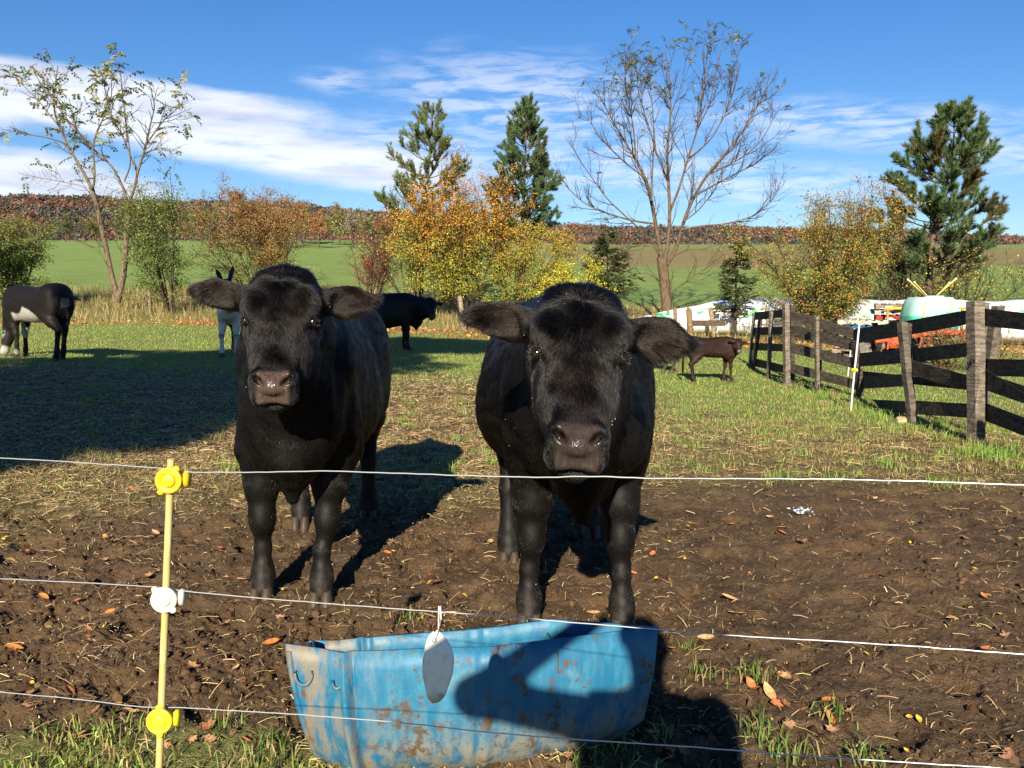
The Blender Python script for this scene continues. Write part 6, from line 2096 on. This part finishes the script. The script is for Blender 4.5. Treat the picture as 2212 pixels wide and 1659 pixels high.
def spruce(label, px, ybase, ytop, w, y, cols, seed, dens=1.0):
    base = np.array(at(px, ybase, y)); base[2] = float(ground_z(base[0], y)); H = at(px, ytop, y).z - base[2]; k_ = y / F
    root = empty('young_spruce', tuple(base), 0, label, 'tree', 'young spruces in the tree row')
    g = MB(); T = np.array([(0, 0, -.1), (.02, 0, H * .3), (-.02, 0, H * .7), (0, 0, H)]); T = resample(T, .2); g.tube(T, np.linspace(.06, .012, len(T)), 7, BARK_D); g.build('trunk', M_BARK, root)
    gb = MB(); gc = MB()
    for _ in range(int(95 * dens)):
        s = .22 + .76 * rng.random() ** .9; ph = rng.uniform(0, 6.28); z_ = H * s
        Lb = w * k_ * np.interp(s, [.2, .32, .6, 1], [.55, 1, .75, .12]) * rng.uniform(.6, 1.15)
        Q = grow(np.array([0, 0, z_]), np.array([math.cos(ph), math.sin(ph), -.05]), Lb, .25, .08, 6); gb.tube(Q, np.linspace(.014, .006, len(Q)), 4, (.13, .095, .06), cap=False)
        for q_ in range(int(4 + Lb * 9)):
            t = rng.uniform(.2, 1); kk_ = min(int(t * 6), 5); dd = Q[kk_ + 1] - Q[kk_]; sd = side_dir(dd / np.linalg.norm(dd), .7) * np.array([1, 1, .5]) + (0, 0, -.1)
            needle_brush(gc, Q[kk_], sd, .24 * rng.uniform(.6, 1.2), 22, .05, cols, .012)
    gb.build('branches', M_BARK, root); gc.build('crown', M_NEEDLE, root)


SPR = [(.075, .11, .04), (.095, .13, .045), (.06, .09, .036), (.14, .14, .055)]
spruce('scrubby young spruce to the right of the orange bush', 1312, 655, 488, 78, 34, SPR, 1, 1.15)
spruce('small young spruce in front of the white silage bag', 1588, 690, 520, 52, 29.3, SPR, 2, 1.0)


# ------------------------------------------------------------------ bushes
def bush(name, label, px, ybase, ytop, halfw, y, cols_low, cols_high, nl, stems=9, leaf=.075, twig=1.0, bare_top=.0, seed=1, cat='bush', bark=BARK_D, low=.2, split=.5, group='bushes in the tree row', shape=None):
    base = np.array(at(px, ybase, y)); base[2] = float(ground_z(base[0], y)); H = at(px, ytop, y).z - base[2]; W = halfw * y / F
    root = empty(name, tuple(base), 0, label, cat, group)
    g = MB(); L = []
    for k in range(stems):
        ph = rng.uniform(0, 6.28); o_ = rng.uniform(.05, 1) ** .7
        d = np.array([math.cos(ph) * o_ * W / H * 1.15, math.sin(ph) * o_ * W / H * 1.0, 1.0])
        P = grow(np.array([math.cos(ph) * .12, math.sin(ph) * .12, -.05]), d, H * rng.uniform(.72, 1.05) * (1.1 - .15 * o_), -.10 * o_, .07, 11)
        r0 = rng.uniform(.022, .045) * (H / 5) ** .5; g.tube(P, np.linspace(r0, .007, len(P)), 6, np.array(bark) * rng.uniform(.8, 1.2)); L.append((P, r0, .007))
    g.build('stems', M_BARK, root)
    gb = MB(); tips = []
    lv = [(3.2 * twig, (.35, max(.5, 1.3 * W / 1.6)), .85, .2, .14, .012, low), (4.0 * twig, (.25, .7), .8, .05, .18, .007, .15)]
    ramify(gb, L, lv, bark, tips, .0045)
    gb.build('twigs', M_BARK, root)
    T = np.array([t[0] for t in tips]); D = np.array([t[1] for t in tips])
    m_ = T[:, 2] > H * low * .8; T, D = T[m_], D[m_]
    ii = rng.integers(0, len(T), nl)
    hz = T[ii, 2] / H
    keep = rng.random(nl) > bare_top * smooth(.6, 1.0, hz); ii = ii[keep]; hz = hz[keep]; nl = len(ii)
    P = T[ii] + rng.normal(0, .10, (nl, 3)) * np.array([1, 1, .8]); Dd = D[ii] / np.linalg.norm(D[ii], axis=1, keepdims=True) + rng.normal(0, .7, (nl, 3)) + np.array([0, 0, -.3])
    clump = fbm(P[:, 0] * 1.1 + seed * 7, P[:, 2] * 1.1 + P[:, 1] * .8, seed, 3)
    hi = rng.random(nl) < smooth(split - .25, split + .25, hz + .45 * clump)
    c = np.where(hi[:, None], pick(cols_high, nl, .2), pick(cols_low, nl, .2))
    gc = MB(); gc.leaves(P, Dd, leaf * rng.uniform(.65, 1.25, nl), leaf * .30, c)
    gc.build('crown', M_LEAF, root)
    return root


OR = [(.52, .22, .035), (.48, .25, .04), (.42, .16, .035), (.52, .32, .05)]
YG = [(.36, .32, .045), (.27, .28, .04), (.20, .22, .035), (.42, .34, .05)]
GR = [(.10, .15, .03), (.14, .19, .04), (.075, .12, .028), (.19, .21, .05)]
OL = [(.24, .19, .06), (.30, .21, .07), (.20, .17, .05), (.34, .20, .06)]
RU = [(.34, .15, .05), (.40, .19, .055), (.27, .13, .05)]
RED = [(.42, .045, .045), (.33, .04, .04), (.5, .08, .06)]
YE = [(.55, .45, .04), (.46, .42, .05), (.36, .36, .05)]
bush('autumn_bush', 'large orange and yellow leaved bush at the middle of the tree row', 1010, 672, 352, 168, 33.0, YG, OR, 38000, 16, .074, 1.3, .62, 1, low=.16, split=.55)
bush('green_bush', 'thin green leaved bush round the foot of the left pine', 888, 668, 395, 62, 34.2, [(.20, .24, .05), (.30, .28, .06)], [(.17, .22, .06), (.25, .27, .08)], 3000, 8, .085, 1.0, .4, 30, low=.25)
bush('autumn_bush', 'yellow and green bush against the right foot of the orange bush', 1120, 668, 470, 110, 33.6, [(.30, .32, .05), (.22, .26, .045), (.38, .34, .05)], YG + OR[:2], 19000, 10, .07, 1.1, .1, 2, low=.15)
bush('autumn_bush', 'orange green bush in front of the middle of the silage bag', 1772, 705, 372, 172, 27.5, [(.12, .16, .03), (.17, .20, .04), (.22, .24, .05), (.30, .27, .05), (.50, .19, .04)], OR[:2] + OL + [(.2, .2, .06)], 32000, 13, .068, 1.25, .72, 3, low=.10, split=.72)
bush('green_bush', 'tall green and yellow bush beside the twin trunk locust', 372, 668, 372, 108, 32.5, GR, GR + [(.22, .24, .07)], 14000, 9, .074, 1.0, .72, 4, low=.12)
bush('green_bush', 'dense green bush with orange tips at the left edge', 28, 655, 452, 128, 33.5, GR, OL + GR, 34000, 12, .074, 1.1, .2, 5, low=.08, split=.75)
bush('autumn_bush', 'rusty brown bush with tangled twigs left of the red bush', 555, 665, 425, 145, 36.5, OL + YG[2:], RU + OL, 26000, 14, .062, 1.5, .15, 6, low=.22, split=.5)
bush('red_bush', 'thin twiggy bush dotted red to the left of the orange bush', 800, 672, 482, 100, 34.5, RED, RED, 2500, 12, .056, 1.6, .0, 7, low=.3, bark=(.12, .075, .055))
bush('yellow_bush', 'small yellow green bush to the left of the scrubby spruce', 1250, 668, 565, 60, 33.0, YE + GR[:2], YE, 4500, 8, .085, 1.0, .1, 8, low=.1)
bush('yellow_vine', 'yellow leaved scrub under the big pine behind the tank', 2085, 672, 545, 155, 30.5, YE + GR[:2], YE + OL, 1700, 12, .075, 1.3, .2, 9, low=.12, cat='bush')
bush('brown_scrub', 'brown twiggy scrub behind the green tank', 1960, 672, 520, 120, 33.5, OL, OL, 2300, 14, .06, 1.7, .2, 10, low=.15, cat='bush')
for k, (px, py, hw) in enumerate(((2040, 742, 42), (2135, 745, 40), (1700, 715, 22))):
    bush('dry_weed', ['brown weeds growing through the orange implement', 'dry brown weeds behind the big fence post', 'low weeds at the foot of the orange green bush'][k], px, py, py - 48, hw, 18.0 if k < 2 else 24, [(.24, .18, .07), (.16, .17, .05)], [(.30, .20, .08), (.2, .19, .06)], 700, 14, .05, 1.4, 0, 20 + k, 'weed', (.18, .12, .06), .05, group='dry weeds behind the board fence')


# ------------------------------------------------------------------ the tree line far out in the field
def far_tree_mesh(seed, bare):
    gt_ = MB(); gc = MB(); H = 1.0; L = []
    gt_.tube([(0, 0, -.03), (.01, 0, .25), (0, .01, .5)], [.03, .022, .014], 6, (.12, .10, .08))
    for k in range(9):
        ph = rng.uniform(0, 6.28); P = grow(np.array([0, 0, rng.uniform(.12, .45)]), np.array([math.cos(ph) * .8, math.sin(ph) * .8, 1.0]), rng.uniform(.4, .6), .3, .12, 6)
        gt_.tube(P, np.linspace(.012, .003, len(P)), 4, (.14, .12, .10), cap=False); L.append((P, .01, .003))
    tips = []; ramify(gt_, L, [(16, (.12, .3), .7, .3, .15, .003, .2), (22, (.06, .15), .7, .1, .2, .0015, .2)], (.20, .165, .14), tips, .0011)
    T = np.array([t[0] for t in tips]); nl = 700 if bare else 2600
    P = T[rng.integers(0, len(T), nl)] + rng.normal(0, .03, (nl, 3)); D = rng.normal(size=(nl, 3))
    gc.leaves(P, D, .034 * rng.uniform(.6, 1.3, nl), .013, pick([(1, 1, 1), (.75, .8, .7), (1.2, 1.1, 1.0)], nl, .2))
    a = mesh_np('trunk', np.vstack(gt_.v), np.vstack(gt_.q), np.vstack(gt_.t) if gt_.t else None, np.vstack(gt_.c)); b = mesh_np('crown', np.vstack(gc.v), np.vstack(gc.q), None, np.vstack(gc.c))
    a.materials.append(M_BARK)
    return a, b


FT = [far_tree_mesh(1, False), far_tree_mesh(2, False), far_tree_mesh(3, True)]
FCOL = {'olive': (.19, .17, .06), 'rust': (.27, .12, .05), 'brown': (.20, .13, .075), 'green': (.10, .12, .04), 'grey': (.24, .19, .15)}


def f_tint(nt, b):
    c = nt.mix(1.0, nt.attr('Col'), nt.n('ShaderNodeObjectInfo').outputs['Color'], 'MULTIPLY'); nt.put(b.inputs['Base Color'], c)


M_TINT = material('far_leaf', rough=.7, spec=.2, fn=f_tint)
for _, b in FT: b.materials.append(M_TINT)
tl = []
for px in np.arange(-60, 470, 26): tl.append((px + rng.normal(0, 8), 520, rng.uniform(462, 492), ['olive', 'green', 'olive', 'brown'][rng.integers(0, 4)], rng.uniform(135, 155)))
for px in np.arange(430, 880, 22): tl.append((px + rng.normal(0, 8), 532, np.interp(px, [430, 520, 700, 880], [445, 418, 440, 470]) + rng.uniform(-6, 16), ['rust', 'brown', 'olive', 'grey', 'olive'][rng.integers(0, 5)], rng.uniform(100, 125)))
for px in (500, 540, 590, 650, 690, 770): tl.append((px, 532, np.interp(px, [500, 600, 770], [402, 412, 445]), 'grey', 128))
for px in np.arange(1160, 1330, 24): tl.append((px, 535, rng.uniform(500, 515), ['rust', 'olive', 'brown'][rng.integers(0, 3)], 150))
tl.append((1830, 532, 500, 'olive', 150))
FL2 = {'olive': 'olive leaved tree in the far tree line beyond the field', 'rust': 'rust coloured tree in the far tree line beyond the field', 'brown': 'brown tree in the far tree line beyond the field', 'green': 'dull green tree in the far tree line beyond the field', 'grey': 'bare grey tree standing up out of the far tree line'}
for px, pb, pt, cn, y in tl:
    b = at(px, pb, y); gz_ = float(ground_z(b.x, y)); H = at(px, pt, y).z - gz_
    k = 2 if cn == 'grey' else int(rng.integers(0, 2))
    root = empty('far_tree', (b.x, y, gz_), rng.uniform(0, 6.28), FL2[cn], 'tree', cn + ' trees in the far tree line')
    wd = H * rng.uniform(.85, 1.25); root.scale = (wd, wd, H)
    for nm, me in (('trunk', FT[k][0]), ('crown', FT[k][1])):
        o = bpy.data.objects.new(nm, me); C.objects.link(o); o.parent = root
        cc = np.array(FCOL[cn]) * rng.uniform(.75, 1.25); o.color = (*cc, 1)

# ------------------------------------------------------------------ the wooded ridge
RX = np.linspace(-2600, 2600, 261); RYs = np.linspace(700, 2300, 60)
gx, gy = np.meshgrid(RX, RYs, indexing='ij')


def ridge_z(x, y):
    ex = x / y * F + CXP                       # where on the skyline this lies, seen from the paddock
    top = np.interp(x, [-2600, -900, -660, -420, -240, 0, 180, 420, 700, 1400, 2600], [150, 150, 152, 140, 124, 104, 98, 96, 84, 60, 50])
    s = smooth(720, 1250, y)
    return 2 + (top * .86 + 16 * fbm(x / 330, y / 330, 61, 4) + 4 * fbm(x / 60, y / 60, 62, 3)) * s


gz = ridge_z(gx, gy)
i = np.arange(len(RX) - 1)[:, None] * len(RYs); j = np.arange(len(RYs) - 1)[None]
q = np.stack([i + j, i + len(RYs) + j, i + len(RYs) + j + 1, i + j + 1], -1).reshape(-1, 4)
tag(link('hills', mesh_np('hills', np.stack([gx.ravel(), gy.ravel(), gz.ravel()], -1), q), material('hill_floor', (.07, .06, .035), .95, .1)), kind='structure')
n = 45000
x = rng.uniform(-1500, 1500, n); y = 720 + 640 * rng.random(n) ** .8
keep = np.abs(x) < y * .75; x, y = x[keep], y[keep]; n = len(x)
z = ridge_z(x, y)
r_ = rng.uniform(2.4, 5.0, n)
pn = fbm(x / 130, y / 130 + z / 40, 71, 3)
c = np.where((pn + rng.normal(0, .14, n) > .04)[:, None], pick([(.135, .062, .042), (.15, .07, .045), (.12, .07, .05), (.15, .09, .055)], n, .2), pick([(.055, .062, .050), (.065, .068, .052), (.085, .078, .058), (.10, .078, .062)], n, .2))
m_ = 24
P = rng.normal(size=(n, m_, 3)); P /= np.linalg.norm(P, axis=2, keepdims=True); P *= rng.random((n, m_, 1)) ** .4
P = P * (r_[:, None, None] * np.array([1, 1, 1.35])) + np.stack([x, y, z + r_ * 1.0], -1)[:, None]
g = MB(); g.leaves(P.reshape(-1, 3), rng.normal(size=(n * m_, 3)), np.repeat(r_ * .66, m_), np.repeat(r_ * .30, m_), np.repeat(c, m_, axis=0) * rng.uniform(.85, 1.15, (n * m_, 1)))
tag(g.build('forest', M_COL, smooth_=False), 'autumn forest covering the distant ridge', 'forest', kind='stuff')


# ------------------------------------------------------------------ big trees behind the view on the left, whose shade crosses the yard
def shade_tree(x, y, zc, rx, ry, rz, n, label):
    gz_ = float(ground_z(x, y)); root = empty('broad_tree', (x, y, gz_), 0, label, 'tree', 'broad trees behind the paddock')
    g = MB(); g.tube([(0, 0, -.2), (.1, 0, zc * .4), (0, .1, zc)], [.32, .25, .12], 10, BARK_D)
    for k in range(14):
        a = rng.uniform(0, 6.28); g.tube(grow(np.array([0, 0, zc * rng.uniform(.5, .9)]), np.array([math.cos(a) * rx, math.sin(a) * ry, rz * .4]), rx * .8, .2, .1, 6), np.linspace(.1, .02, 7), 6, BARK_D, cap=False)
    g.build('trunk', M_BARK, root)
    P = rng.normal(size=(n, 3)); P /= np.linalg.norm(P, axis=1, keepdims=True); P *= (rng.random((n, 1)) ** .45)
    lump = 1 + .28 * perlin(P[:, 0] * 2.2 + x, P[:, 2] * 2.2 + P[:, 1] * 2.2, 17)
    P = P * lump[:, None] * np.array([rx, ry, rz]) + (0, 0, zc)
    g = MB(); g.leaves(P, rng.normal(size=(n, 3)), .26, .10, pick(GR + OL, n)); g.build('crown', M_LEAF, root)


for (px, py, zz_, rx, rz, lb) in SHADE:
    # stand each crown where its shadow falls on the picked spot of the yard
    p = gp(px, py); t_ = zz_ / math.tan(SUN_EL)
    shade_tree(p.x - SHX * t_, p.y - SHY * t_, zz_, rx, rx, rz, 9000, lb)
